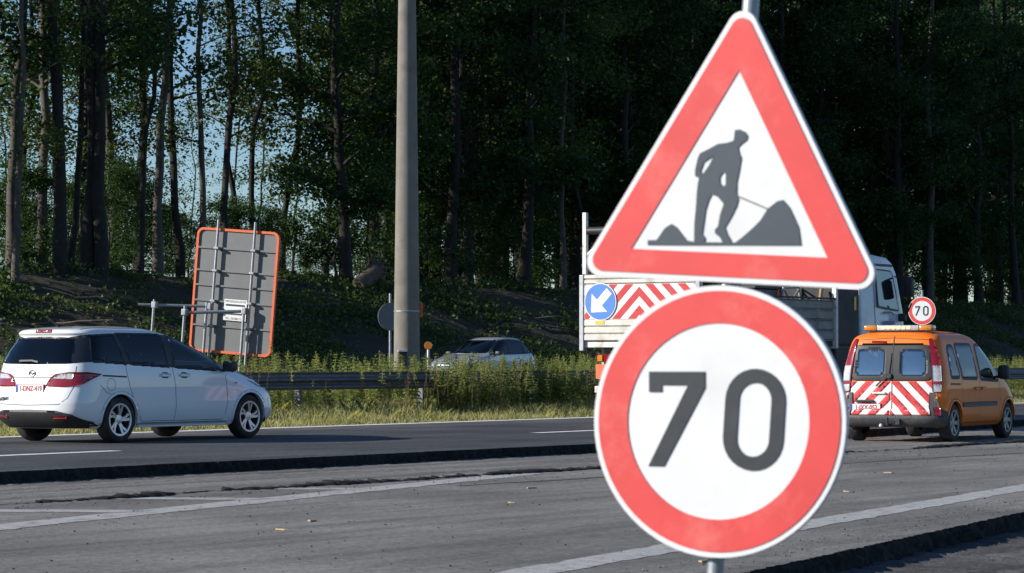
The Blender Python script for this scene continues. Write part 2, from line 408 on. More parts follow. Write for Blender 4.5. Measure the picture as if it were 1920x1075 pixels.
# old asphalt lane with a broken edge towards the milled strip
s3 = np.concatenate([np.linspace(-60, 8, 40), np.arange(8.03, 48, .04), np.linspace(48.3, 300, 60)])
rag = .035 * fnoise(s3 * 1.7, 5) + .03 * rng.standard_normal(len(s3)) + .12 * np.clip(fnoise(s3 * .9, 11), -.2, 1)
pe = pmill(s3) + rag
pn = np.minimum(pnear(s3), 13.5); pn = np.maximum(pn, -6)
zt = lambda p: -.098 - (16.9 - p) * .0075
hl = .022 * np.clip(1.2 + fnoise(s3 * 1.3, 9), .25, 2)   # the lip is higher in places
rows = [L(s3, pn - .01 + .012 * rng.standard_normal(len(s3)), zt(pn) - .004)]
for k in np.linspace(0.02, 1, 14):
    p = pn + (pe - .10 - pn) * k; rows.append(L(s3, p, zt(p)))
rows += [L(s3, pe - .03, zt(pe) + hl * .35 - .004), L(s3, pe, zt(pe) + hl * .2), L(s3, pe + .02, -.15)]
strip('old_asphalt_lane', rows, 'asphalt_old')
rows = [L(s3, pn + .012 * rng.standard_normal(len(s3)), zt(pn) - .006)] + [L(s3, pn - .015 - .01 * q + .02 * rng.standard_normal(len(s3)), zt(pn) - .12 * q) for q in (.33, .66, 1, 1.5)]
strip('old_asphalt_broken_edge', rows, 'asphalt_cut')
# dark crumbly ridge left by the milling machine along the edge
rd = np.clip(.35 + .9 * fnoise(s3 * 1.1, 17) + .25 * rng.standard_normal(len(s3)), 0, 1.5); rc = pe - .05 + .02 * rng.standard_normal(len(s3)); zr = zt(rc)
strip('milling_ridge', [L(s3, rc - .02 - .07 * rd, zr - .006), L(s3, rc - .01 - .04 * rd, zr + .004 + .022 * rd), L(s3, rc + .03 * rd, zr + .006 + .028 * rd), L(s3, rc + .05 + .05 * rd, zr - .05)], 'asphalt_cut')
zs = lambda p: -.30 + (p - 9) * .006
rows = [L(s3, pn + .1 - q, zs(pn - q) + (.012 * rng.standard_normal(len(s3)))) for q in (0, .25, .5, .8, 1.2, 2, 3, 5, 9, 16)]
strip('shoulder', rows, 'asphalt_shoulder')
strip('far_carriageway', [L(np.linspace(-100, 500, 40), p, .33) for p in (42, 46, 50, 54)], 'asphalt_far')
# markings, sheets a few millimetres above the asphalt
def marking(name, s0, s1, pf, wd, z, mat, n=60, edge=.012):
    s = np.linspace(s0, s1, n); p = pf(s)
    strip(name, [L(s, p - wd / 2 + edge * rng.standard_normal(n), z(p) if callable(z) else z), L(s, p, z(p) if callable(z) else z), L(s, p + wd / 2 + edge * rng.standard_normal(n), z(p) if callable(z) else z)], mat)
marking('edge_line', -40, 300, pedge, .36, .004, 'line_new', 300, .01)
for k in range(-1, 8):
    marking('lane_dash', 23.63 + 12.5 * k, 26.13 + 12.5 * k, lambda s: 23.42 + (s - 25) * .03 if k < 3 else 23.8 + 0 * s, .22, .004, 'line_new', 24, .006)
marking('ramp_line', -5, 45, lambda s: 9.5 + (s - 15.11) * .160, .36, lambda p: zt(p) + .0015, 'line_old', 260, .015)
hatch_f = lambda s: 14.78 + (s - 15.1) * .192
marking('gore_line', 2, 25.6, hatch_f, .42, lambda p: zt(p) + .0015, 'line_old', 160, .02)
for k, (sa, wd) in enumerate([(12.7, .42), (15.0, .42), (17.3, .42), (19.4, .40), (21.4, .36)]):
    pa = float(hatch_f(sa)) + .1; pb = 16.72
    tt = np.linspace(0, 1, 14); ss = sa - .67 * (pb - pa) * tt; ppv = pa + (pb - pa) * tt
    strip('hatch_bar', [L(ss - wd / 2 + .015 * rng.standard_normal(14), ppv, zt(ppv) + .003), L(ss + wd / 2 + .015 * rng.standard_normal(14), ppv, zt(ppv) + .003)], 'line_old')
# thin cast shadow across the old lane, laid on as a dark strip
tt = np.linspace(0, 1, 90); js = 22.5 + 17 * tt; jp_ = 15.7 - .9 * tt + .03 * fnoise(js * 2, 21)
strip('painted_shadow_line', [L(js, jp_ - .022, zt(jp_) + .003), L(js, jp_ + .022 + .008 * rng.standard_normal(90), zt(jp_) + .003)], 'asphalt_cut')
# crumbs of asphalt, stones and chips on the old lane
V = []; Fc = []; mats = {}
def crumbs(name, n, size, mat, smin, smax, pfun, label, cat):
    V = []; F = []
    for _ in range(n):
        s = random.uniform(smin, smax); p = pfun(s); z = float(zt(p)) if p < 16.9 else -.124
        r = size * random.uniform(.4, 1.4); k = len(V)
        q = [Vector((random.gauss(0, 1), random.gauss(0, 1), random.gauss(0, .6))).normalized() * r * random.uniform(.7, 1.3) for _ in range(6)]
        b = [Vector((1, 0, 0)), Vector((-1, 0, 0)), Vector((0, 1, 0)), Vector((0, -1, 0)), Vector((0, 0, .7)), Vector((0, 0, -.4))]
        for i in range(6): V.append(tuple(Vector((s, p, z + r * .3)) + b[i] * r * random.uniform(.6, 1.3)))
        for t_ in ((0, 2, 4), (2, 1, 4), (1, 3, 4), (3, 0, 4), (2, 0, 5), (1, 2, 5), (3, 1, 5), (0, 3, 5)): F.append(tuple(k + i for i in t_))
    obj(name, mesh(name, V, F, MAT[mat]), label=label, cat=cat, kind='stuff')
crumbs('asphalt_crumbs', 1300, .009, 'asphalt_cut', 10, 45, lambda s: random.choice([random.uniform(max(float(pnear(s)) + .2, 6), 16.9), 16.85 + random.gauss(0, .25), 16.5 + random.gauss(0, .5)]), 'dark asphalt crumbs scattered along the milled edge', 'debris')
crumbs('pale_stones', 1000, .009, 'concrete', 10, 45, lambda s: random.choice([random.uniform(max(float(pnear(s)) + .2, 6), 16.8), float(hatch_f(s)) - .3 + random.gauss(0, .3) if s < 26 else 15]), 'pale grit and small stones scattered over old lane', 'debris')
crumbs('shoulder_grit', 400, .010, 'asphalt_old', 10, 26, lambda s: float(pnear(s)) + random.uniform(.05, .6), 'grit along the broken near edge of old lane', 'debris')
for k, (s, p, r) in enumerate([(17.2, 13.4, .3), (20.3, 13.6, .9), (22.6, 14.9, 0), (16.2, 12.9, 1.2), (15.5, 8.9, .2), (26.5, 15.3, .4), (28, 13.7, 1.4), (24, 12.2, .7)]):
    b = MB(); h = .012; l = random.uniform(.05, .09)
    b.add([(-l, -.015, 0), (l * .8, -.02, .002), (l, .012, 0), (-l * .7, .018, .003), (-l * .9, -.012, h), (l * .7, -.014, h * .8), (l * .9, .01, h), (-l * .6, .014, h * 1.2)], [(0, 3, 2, 1), (4, 5, 6, 7), (0, 1, 5, 4), (1, 2, 6, 5), (2, 3, 7, 6), (3, 0, 4, 7)])
    o = b.build('wood_chip', MAT['wood_pale'], label='pale splinter of wood lying on the old asphalt lane', cat='wood chip', group='wood chips on the old lane'); o.location = (s, p, float(zt(p)) + .002); o.rotation_euler.z = r

# ------------------------------------------------------------------ guard rail
gr = empty('guard_rail', (20, 32.5, .12), 0, 'long galvanised steel guard rail half buried in median weeds', 'guard rail')
prof = [(-.035, .79), (-.045, .775), (-.01, .755), (-.0, .70), (-.045, .675), (-.085, .655), (-.085, .625), (-.045, .605), (0, .58), (0, .56), (-.045, .535), (-.085, .515), (-.085, .485), (-.03, .465), (-.04, .45)]
xs = np.linspace(-40, 140, 46)
V = [(x, y + .04, z) for x in xs for y, z in prof] ; n = len(prof)
F = [(i * n + j, (i + 1) * n + j, (i + 1) * n + j + 1, i * n + j + 1) for i in range(len(xs) - 1) for j in range(n - 1)]
V2 = V + [(x, y + .045, z) for x, y, z in V]; k = len(V)
F += [tuple(k + i for i in q[::-1]) for q in F]
obj('beam', mesh('beam', V2, F, MAT['rail_steel'], True), gr)
pm_ = MB().box(-.03, .03, .05, .16, -.3, .74); pmesh = mesh('post', pm_.v, pm_.f, MAT['rail_steel'])
for k in range(-6, 27): o = obj('post', pmesh, gr); o.location = (k * 4 + 1.5, .06, 0)

# ------------------------------------------------------------------ concrete lamp mast, signs in the median
mast = empty('lamp_mast', (49.6, 36.0, .1), 0, 'tall tapering concrete lamp mast standing in the median weeds', 'lamp mast')
b = MB(); b.lathe([(.0, -.3), (.292, -.3), (.288, .5), (.28, 2.1), (.245, 5), (.205, 8.2), (.13, 14), (.0, 14)], 40, lambda x, y, h: (x, y, h)); b.build('shaft', MAT['concrete'], mast, True)
b = MB(); b.lathe([(.281, 2.095), (.289, 2.10), (.289, 2.125), (.280, 2.13)], 40, lambda x, y, h: (x, y, h)); b.build('band', MAT['galvanised'], mast, True)
va = R(33.8 + 180 + 8)
hx, hy = math.cos(va), math.sin(va); tx, ty = -hy, hx
off = .262
b = MB(); b.prism([(-.09, .62), (.09, .62), (.09, 1.22), (-.09, 1.22)], -.10, .03, lambda a, z, h: (hx * (off + h) + tx * a - tx * .12, hy * (off + h) + ty * a - ty * .12, z)); dr = b.build('service_hatch', MAT['dark_steel'], mast)
b = MB(); b.prism([(-.10, 1.22), (.10, 1.22), (.10, 1.26), (-.10, 1.26)], -.08, .045, lambda a, z, h: (hx * (off + h) + tx * a - tx * .12, hy * (off + h) + ty * a - ty * .12, z)); b.build('hatch_frame', MAT['white_steel'], dr)
ra = R(33.8 - 90)
b = MB(); b.prism([(-.03, 1.98), (.03, 1.98), (.03, 2.30), (-.03, 2.30)], 0, .02, lambda a, z, h: (math.cos(ra) * (.285 + .04) + .9 * a * math.cos(ra), math.sin(ra) * .325 + .9 * a * math.sin(ra) + h, z)); b.build('reflector', MAT['orange_edge'], mast)

rs = empty('round_sign', (57.55, 42.3, .3), R(240), 'round grey sign seen from behind, left of the concrete mast', 'road sign')
b = MB(); b.tube([(0, 0, -.2), (0, 0, 2.55)], .03, 12); b.build('post', MAT['galvanised'], rs, True)
plate('sign_plate', circle(0, 1.95, .36), .035, .055, lambda a, z, h: (h, a, z), MAT['sign_grey'], rs)
b = MB(); b.box(.028, .036, -.3, .3, 1.93, 1.97); b.build('rail', MAT['galvanised'], rs)

# road-works board on scaffold tubes, seen from behind
bd = empty('works_board', (44.6, 37.0, .2), 0, 'large grey road-works board with orange rim seen from behind', 'sign board')
bd.rotation_euler = (0, R(4.6), R(-79))
def rrect(w, h, r, n=6):
    out = []
    for cx, cy, a0 in ((w - r, h - r, 0), (-w + r, h - r, 90), (-w + r, -h + r, 180), (w - r, -h + r, 270)):
        out += [(cx + r * math.cos(R(a0 + 90 * k / n)), cy + r * math.sin(R(a0 + 90 * k / n))) for k in range(n + 1)]
    return out
BW, BH, BZ = .94, 1.27, 2.36
fb = lambda a, z, h: (a, -h, z + BZ)
plate('panel', rrect(BW - .01, BH - .01, .12), -.02, 0, fb, MAT['sign_grey'], bd)
plate('rim', rrect(BW + .025, BH + .025, .15), -.03, .035, fb, MAT['orange_edge'], bd, holes=[rrect(BW - .025, BH - .025, .11)])
for z in (.88, .41, .10, -.22, -.74):
    b = MB(); b.box(-BW + .02, BW - .02, -.035, 0, BZ + z - .018, BZ + z + .018); b.build('cross_rail', MAT['sign_grey'], bd)
for x in (-.45, .42):
    b = MB(); b.tube([(x, -.085, -.2), (x, -.085, BZ + BH + .2)], .028, 12); pt = b.build('tube_post', MAT['galvanised'], bd, True)
    for z in (.88, .41, -.22, -.74):
        b = MB(); b.box(x - .04, x + .07, -.145, -.03, BZ + z - .025, BZ + z + .025, .01); b.build('clamp', MAT['galvanised'], pt)
# scaffold outriggers
for pts, r in (([(-1.75, -.9, 1.95), (-.45, -.15, 2.02)], .03), ([(-.72, -.75, 1.86), (.36, -.16, 1.98)], .035), ([(-1.45, -.76, 1.2), (-1.45, -.76, 2.08)], .028), ([(-.72, -.75, .0), (-.72, -.75, 2.0)], .03), ([(-.52, -.2, .2), (-.52, -.2, 2.1)], .03), ([(.36, -.2, .2), (.36, -.2, 2.05)], .03), ([(-1.45, -.76, .0), (-1.45, -.76, 1.3)], .028)):
    b = MB(); b.tube(pts, r, 12); b.build('scaffold_tube', MAT['galvanised'], bd, True)
for c in ((-1.45, -.73, 1.97), (-.72, -.75, 1.87), (-.47, -.16, 2.02), (.36, -.17, 1.98)):
    b = MB(); b.box(c[0] - .055, c[0] + .055, c[1] - .06, c[1] + .06, c[2] - .07, c[2] + .07, .02); b.build('coupler', MAT['galvanised'], bd)
nb = plate('notice', [(-.2, 1.76 - BZ), (.33, 1.76 - BZ), (.33, 2.20 - BZ), (-.2, 2.20 - BZ)], .036, .042, fb, MAT['plate_white'], bd)
ft = lambda cx, cz: (lambda x, y, z: (cx + x, -.0425 - z, cz + y))
for txt, z, sz in (('WEGSIGNALISATIE', 2.155, .062), ('TEL.: 03/288.75.28', 1.80, .062)):
    obj('lettering', text_mesh(txt, sz, MAT['sign_grey'], ft(.065, z), depth=.002, sx=.95), nb)
for z0, z1 in ((2.06, 2.10), (1.88, 1.915)):
    b = MB(); b.box(-.16, .29, -.0445, -.042, z0, z1); b.build('printed_bar', MAT['sign_black'], nb)

# speed sign on the far verge, behind the van
def seven(): return [(-.52, .5), (.48, .5), (.48, .335), (-.25, -.5), (-.53, -.5), (.17, .36), (-.29, .36), (-.29, .285), (-.52, .285)]
def stadium(hw, hh, n=14):
    out = []
    for k in range(n + 1): a = math.pi * k / n; out.append((hw * math.cos(a), hh - hw + hw * math.sin(a)))
    for k in range(n + 1): a = math.pi + math.pi * k / n; out.append((hw * math.cos(a), -hh + hw + hw * math.sin(a)))
    return out
def speed_sign(root, f3, r, rin, s7, s0, h=.0):
    p = plate('round_plate', circle(0, 0, r, 72), h - .02, h, f3, MAT['sign_white'], root)
    plate('red_ring', circle(0, 0, r - .014 * r / .35, 72), h + .0005, h + .0025, f3, MAT['sign_red'], p, holes=[circle(0, 0, rin, 72)])
    plate('digit_seven', s7, h + .0005, h + .003, f3, MAT['sign_black'], p)
    plate('digit_zero', s0[0], h + .0005, h + .003, f3, MAT['sign_black'], p, holes=[s0[1]])
    return p
sp = empty('speed_sign', (63.1, 29.95, 0), R(10), 'round speed limit sign 70 with red ring beyond the orange van roof', 'road sign')
b = MB(); b.tube([(0.04, 0, -.3), (0.04, 0, 2.88)], .025, 12); b.build('post', MAT['galvanised'], sp, True)
k7 = [(-.105 + x * .125, y * .24) for x, y in seven()]
k0 = [[(.10 + x, y) for x, y in stadium(.072, .125)], [(.10 + x, y) for x, y in stadium(.036, .088)]]
speed_sign(sp, lambda a, z, h: (-h, -a, 2.36 + z), .35, .252, k7, k0)

# ------------------------------------------------------------------ the two signs in the foreground on one leaning post
ray_ang = R(33.8 - 4.23)
view = Vector((math.cos(ray_ang), math.sin(ray_ang), -.022)).normalized()
ctr = Vector((0, 0, 1.14)) + Vector((math.cos(ray_ang), math.sin(ray_ang), (675 - 790) / 5214)) * 7.16
fa = R(7.0)
av = Vector((math.sin(fa), -math.cos(fa), 0)); bv = Vector((0, 0, 1)); nv = Vector((-math.cos(fa), -math.sin(fa), 0))
rot = Matrix.Rotation(R(3.7), 3, view)
av, bv, nv = rot @ av, rot @ bv, rot @ nv
if av.z > 0:   # lean the top to the right as seen from the camera
    rot = Matrix.Rotation(R(-7.4), 3, view); av, bv, nv = rot @ av, rot @ bv, rot @ nv
root = empty('road_works_sign', (0, 0, 0), 0, 'blurred road works triangle above round 70 limit sign on leaning post', 'road sign')
base = ctr - bv * 1.30 - nv * .05
root.matrix_world = Matrix(((av.x, bv.x, nv.x, base.x), (av.y, bv.y, nv.y, base.y), (av.z, bv.z, nv.z, base.z), (0, 0, 0, 1)))
def loc(px, py):
    """photograph-plane artwork coordinates -> metres on the sign plane"""
    dx, dy = px - 1345, 790 - py; r = R(3.7); c, s_ = math.cos(r), math.sin(r)
    return ((dx * c - dy * s_) / .923 / 729, (dx * s_ + dy * c) / 729)
b = MB(); b.tube([(0, -.35, 0), (0, 2.6, 0)], .0215, 20); b.build('post', MAT['galvanised'], root, True)
fs = lambda a, z, h: (a, z + 1.30, h + .05)
q = lambda x, y: loc(1090 + x / 1.937, 520 + y / 1.937)
s7 = [q(*p) for p in [(245, 343), (450, 343), (450, 402), (299, 690), (242, 690), (388, 393), (292, 393), (292, 418), (245, 418)]]
c0 = q(627, 516)
k0 = [[(c0[0] + x, c0[1] + y) for x, y in stadium(.0825, .1305)], [(c0[0] + x, c0[1] + y) for x, y in stadium(.0445, .0945)]]
rp = speed_sign(root, fs, .35, .2525, s7, k0)
for z in (.16, -.16):
    b = MB(); b.box(-.25, .25, 1.30 + z - .02, 1.30 + z + .02, .018, .0295); b.build('back_rail', MAT['galvanised'], rp)
def rtri(Ls, r, cy, n=10):
    h = Ls * math.sqrt(3) / 2
    pts = [(-Ls / 2, cy), (Ls / 2, cy), (0, cy + h)]; cen = (0, cy + h / 3); out = []
    for k, (x, y) in enumerate(pts):
        dx, dy = cen[0] - x, cen[1] - y; d = math.hypot(dx, dy); cx, cy_ = x + dx / d * 2 * r, y + dy / d * 2 * r
        a0 = math.atan2(-dy, -dx)
        out += [(cx + r * math.cos(a0 + R(-60 + 120 * i / n)), cy_ + r * math.sin(a0 + R(-60 + 120 * i / n))) for i in range(n + 1)]
    return out
tp = plate('triangle_plate', rtri(.857, .040, .358), -.02, 0, fs, MAT['sign_white'], root)
inner = [(-.273, .4335), (.273, .4335), (0, .4335 + .473)]
plate('red_border', rtri(.857 - .014 * 2 * 1.732, .030, .372), .0005, .0025, fs, MAT['sign_red'], tp, holes=[inner])
w_ = lambda pts: [loc(1080 + x / 1.919, y / 1.919) for x, y in pts]
body = [(575, 467), (592, 465), (610, 474), (620, 490), (616, 505), (600, 516), (586, 530), (590, 552), (597, 568), (590, 612), (581, 655), (580, 695), (586, 718), (580, 742), (562, 778), (538, 818), (546, 842), (558, 862), (562, 876), (530, 874), (522, 855), (503, 838), (502, 826), (514, 812), (520, 775), (534, 732), (512, 706), (490, 697), (478, 722), (468, 755), (462, 800), (456, 840), (467, 855), (464, 870), (427, 870), (428, 800), (434, 740), (437, 690), (441, 655), (445, 637), (431, 628), (431, 605), (442, 560), (449, 546), (480, 532), (515, 514), (545, 512), (570, 505), (573, 485)]
holes = [[(450, 612), (462, 580), (488, 562), (499, 557), (482, 590), (460, 622)], [(520, 655), (520, 635), (532, 618), (542, 625), (541, 665), (530, 669)]]
plate('worker_figure', w_(body), .0005, .003, fs, MAT['picto_grey'], tp, holes=[w_(h) for h in holes])
heap = [(257, 858), (290, 858), (320, 815), (345, 800), (362, 812), (400, 862), (430, 868), (575, 873), (600, 855), (640, 820), (665, 795), (690, 755), (725, 728), (745, 724), (768, 752), (785, 790), (800, 825), (808, 889), (600, 884), (400, 880), (257, 876)]
plate('earth_heaps', w_(heap), .0005, .0026, fs, MAT['picto_grey'], tp)
plate('shovel_handle', w_([(584, 703), (690, 752), (688, 757), (582, 709)]), .0005, .0026, fs, MAT['sign_grey'], tp)
for z in (.50, .72):
    b = MB(); ww = .24 if z < .6 else .12; b.box(-ww, ww, 1.30 + z - .02, 1.30 + z + .02, .018, .0295); b.build('back_rail', MAT['galvanised'], tp)

# ------------------------------------------------------------------ cars
def catmull(A, sub):
    A = np.asarray(A, float); n = len(A); out = []
    for i in range(n - 1):
        p0, p1, p2, p3 = A[max(i - 1, 0)], A[i], A[i + 1], A[min(i + 2, n - 1)]
        m1, m2 = (p2 - p0) / 2, (p3 - p1) / 2
        if i == 0: m1 = p2 - p1
        if i == n - 2: m2 = p2 - p1
        # keep monotone where the data is
        d = p2 - p1; m1 = np.where(d * m1 <= 0, 0, np.sign(m1) * np.minimum(abs(m1), 3 * abs(d))); m2 = np.where(d * m2 <= 0, 0, np.sign(m2) * np.minimum(abs(m2), 3 * abs(d)))
        for k in range(sub):
            t_ = k / sub
            out.append((2 * t_**3 - 3 * t_**2 + 1) * p1 + (t_**3 - 2 * t_**2 + t_) * m1 + (-2 * t_**3 + 3 * t_**2) * p2 + (t_**3 - t_**2) * m2)
    out.append(A[-1]); return np.array(out)
class Car:
    """body from horizontal slices: z, rear x, front x, half width, rear/front corner depth, rear/front squareness"""
    def __init__(s, root, slices, M=44, sub=5):
        s.root = root; rows = catmull(slices, sub); V = []; K = len(rows); 
        for z, xr, xf, wd, rr, rf, nr, nf in rows:
            tot = xf - xr
            if rr + rf > tot * .98: k = tot * .98 / (rr + rf); rr *= k; rf *= k
            a = np.linspace(0, math.pi / 2, 60)
            xa = xr + rr * (1 - np.cos(a) ** (2 / nr)); ya = wd * np.sin(a) ** (2 / nr)
            xb = xf - rf * (1 - np.cos(a) ** (2 / nf)); yb = wd * np.sin(a) ** (2 / nf)
            X = np.concatenate([xa, np.linspace(xr + rr, xf - rf, 40)[1:-1], xb[::-1]]); Y = np.concatenate([ya, np.full(38, wd), yb[::-1]])
            d = np.concatenate([[0], np.cumsum(np.hypot(np.diff(X), np.diff(Y)))]); q = np.linspace(0, d[-1], M)
            X = np.interp(q, d, X); Y = np.interp(q, d, Y)
            V += [(x, y, z) for x, y in zip(X, Y)] + [(x, -y, z) for x, y in zip(X[-2:0:-1], Y[-2:0:-1])]
        n = 2 * M - 2; s.V = V
        s.F = [(i * n + j, (i + 1) * n + j, (i + 1) * n + (j + 1) % n, i * n + (j + 1) % n) for i in range(K - 1) for j in range(n)]
        s.F.append(tuple(range((K - 1) * n, K * n))[::-1]); s.F.append(tuple(range(n)))
        s.F = [q[::-1] for q in s.F]
        s.bvh = BVHTree.FromPolygons([Vector(v) for v in V], s.F)
        s.keep = [True] * len(s.F)
    def view(s, v):
        if v == 'R': return Vector((0, 1, 0)), lambda a, b: Vector((a, -4, b))
        if v == 'L': return Vector((0, -1, 0)), lambda a, b: Vector((a, 4, b))
        if v == 'B': return Vector((1, 0, 0)), lambda a, b: Vector((-4, a, b))
        if v == 'F': return Vector((-1, 0, 0)), lambda a, b: Vector((9, a, b))
        if v == 'T': return Vector((0, 0, -1)), lambda a, b: Vector((a, b, 5))
        ang, side = v                      # oblique from the rear: side -1 right, +1 left
        d = Vector((math.cos(ang), -side * math.sin(ang), 0)); e = Vector((math.sin(ang), side * math.cos(ang), 0))
        return d, lambda a, b: e * a + Vector((0, 0, b)) - d * 5
    def hit(s, a, b, v):
        d, o = s.view(v); h = s.bvh.ray_cast(o(a, b), d)
        if h[0] is None:
            h = s.bvh.find_nearest(o(a, b) + d * 4)
        nrm = h[1] if h[1].dot(d) < 0 else -h[1]
        return h[0], nrm
    def patch(s, name, poly, v, mat, off=.004, holes=(), parent=None, skirt=.012, step=.045, smooth=True, **kw):
        v2, F, B = tri2d(poly, holes, step); n = len(v2); P = []; Q = []
        for a, b in v2:
            p, nn = s.hit(a, b, v); P.append(p + nn * off); Q.append(p + nn * (off - skirt))
        d = s.view(v)[0]
        FF = []
        for q in F:
            nn = (P[q[1]] - P[q[0]]).cross(P[q[2]] - P[q[0]])
            FF.append(q if nn.dot(d) < 0 else q[::-1])
        nF = len(FF)
        FF += [(a, b, n + b, n + a) for a, b in B]
        m = mesh(name, [tuple(p) for p in P + Q], FF, MAT[mat])
        m.polygons.foreach_set('use_smooth', [smooth and i < nF for i in range(len(m.polygons))])
        return obj(name, m, parent or s.root, **kw)
    def line(s, name, pts, v, mat='black_plastic', wd=.008, off=.0015, parent=None):
        """a narrow seam following a polyline"""
        Lp = []; Rp = []
        for i, p in enumerate(pts):
            a = pts[max(i - 1, 0)]; b = pts[min(i + 1, len(pts) - 1)]; dx, dy = b[0] - a[0], b[1] - a[1]; l = math.hypot(dx, dy)
            Lp.append((p[0] - dy / l * wd / 2, p[1] + dx / l * wd / 2)); Rp.append((p[0] + dy / l * wd / 2, p[1] - dx / l * wd / 2))
        # resample the strip densely and project
        V = []; F = []
        for i in range(len(pts) - 1):
            l = math.hypot(pts[i + 1][0] - pts[i][0], pts[i + 1][1] - pts[i][1]); k = max(1, int(l / .05))
            for j in range(k + (i == len(pts) - 2)):
                t_ = j / k
                for S_ in (Lp, Rp):
                    p, nn = s.hit(S_[i][0] + (S_[i + 1][0] - S_[i][0]) * t_, S_[i][1] + (S_[i + 1][1] - S_[i][1]) * t_, v); V.append(tuple(p + nn * off))
        F = [(2 * i, 2 * i + 1, 2 * i + 3, 2 * i + 2) for i in range(len(V) // 2 - 1)]
        return obj(name, mesh(name, V, F, MAT[mat], True), parent or s.root)
    def cut(s, poly, v):
        d = s.view(v)[0]; ax = {'R': (0, 2), 'L': (0, 2), 'B': (1, 2), 'F': (1, 2), 'T': (0, 1)}[v]
        V = s.V; bx0 = min(p[0] for p in poly); bx1 = max(p[0] for p in poly); by0 = min(p[1] for p in poly); by1 = max(p[1] for p in poly)
        for i, q in enumerate(s.F):
            if not s.keep[i] or len(q) > 4: continue
            c = [sum(V[k][j] for k in q) / 4 for j in range(3)]
            if not (bx0 < c[ax[0]] < bx1 and by0 < c[ax[1]] < by1): continue
            nn = (Vector(V[q[1]]) - Vector(V[q[0]])).cross(Vector(V[q[2]]) - Vector(V[q[0]]))
            if nn.length < 1e-9: continue
            if nn.normalized().dot(d) > -.12: continue
            if inpoly(c[ax[0]], c[ax[1]], poly) and all(inpoly(V[k][ax[0]], V[k][ax[1]], poly) for k in q): s.keep[i] = False
    def arch(s, x, z, r):
        for i, q in enumerate(s.F):
            if len(q) > 4: continue
            if abs(s.V[q[0]][1]) > .45 and math.hypot(sum(s.V[k][0] for k in q) / 4 - x, sum(s.V[k][2] for k in q) / 4 - z) < r: s.keep[i] = False
    def body(s, mat, name='body'):
        m = mesh(name, s.V, [q for q, k in zip(s.F, s.keep) if k], MAT[mat], True)
        for p in m.polygons:
            if len(p.vertices) > 4: p.use_smooth = False
        return obj(name, m, s.root)
def inset(poly, d):
    cx = sum(p[0] for p in poly) / len(poly); cy = sum(p[1] for p in poly) / len(poly); n = len(poly); out = []
    A = sum(poly[i][0] * poly[(i + 1) % n][1] - poly[(i + 1) % n][0] * poly[i][1] for i in range(n)); sg = 1 if A > 0 else -1
    for i in range(n):
        a, b, c = poly[i - 1], poly[i], poly[(i + 1) % n]
        e1 = (b[0] - a[0], b[1] - a[1]); e2 = (c[0] - b[0], c[1] - b[1]); l1 = math.hypot(*e1); l2 = math.hypot(*e2)
        n1 = (-e1[1] / l1 * sg, e1[0] / l1 * sg); n2 = (-e2[1] / l2 * sg, e2[0] / l2 * sg)
        bx, by = n1[0] + n2[0], n1[1] + n2[1]; k = 1 + n1[0] * n2[0] + n1[1] * n2[1]
        out.append((b[0] + bx / max(k, .35) * d, b[1] + by / max(k, .35) * d))
    return out
def rounded(poly, r, n=4):
    out = []; m = len(poly)
    for i in range(m):
        a, b, c = Vector(poly[i - 1]), Vector(poly[i]), Vector(poly[(i + 1) % m]); u = (a - b); v = (c - b)
        rr = min(r, u.length * .45, v.length * .45); p0 = b + u.normalized() * rr; p1 = b + v.normalized() * rr
        for k in range(n + 1):
            t_ = k / n; q = p0 * (1 - t_) ** 2 + b * 2 * t_ * (1 - t_) + p1 * t_ ** 2; out.append((q.x, q.y))
    return out
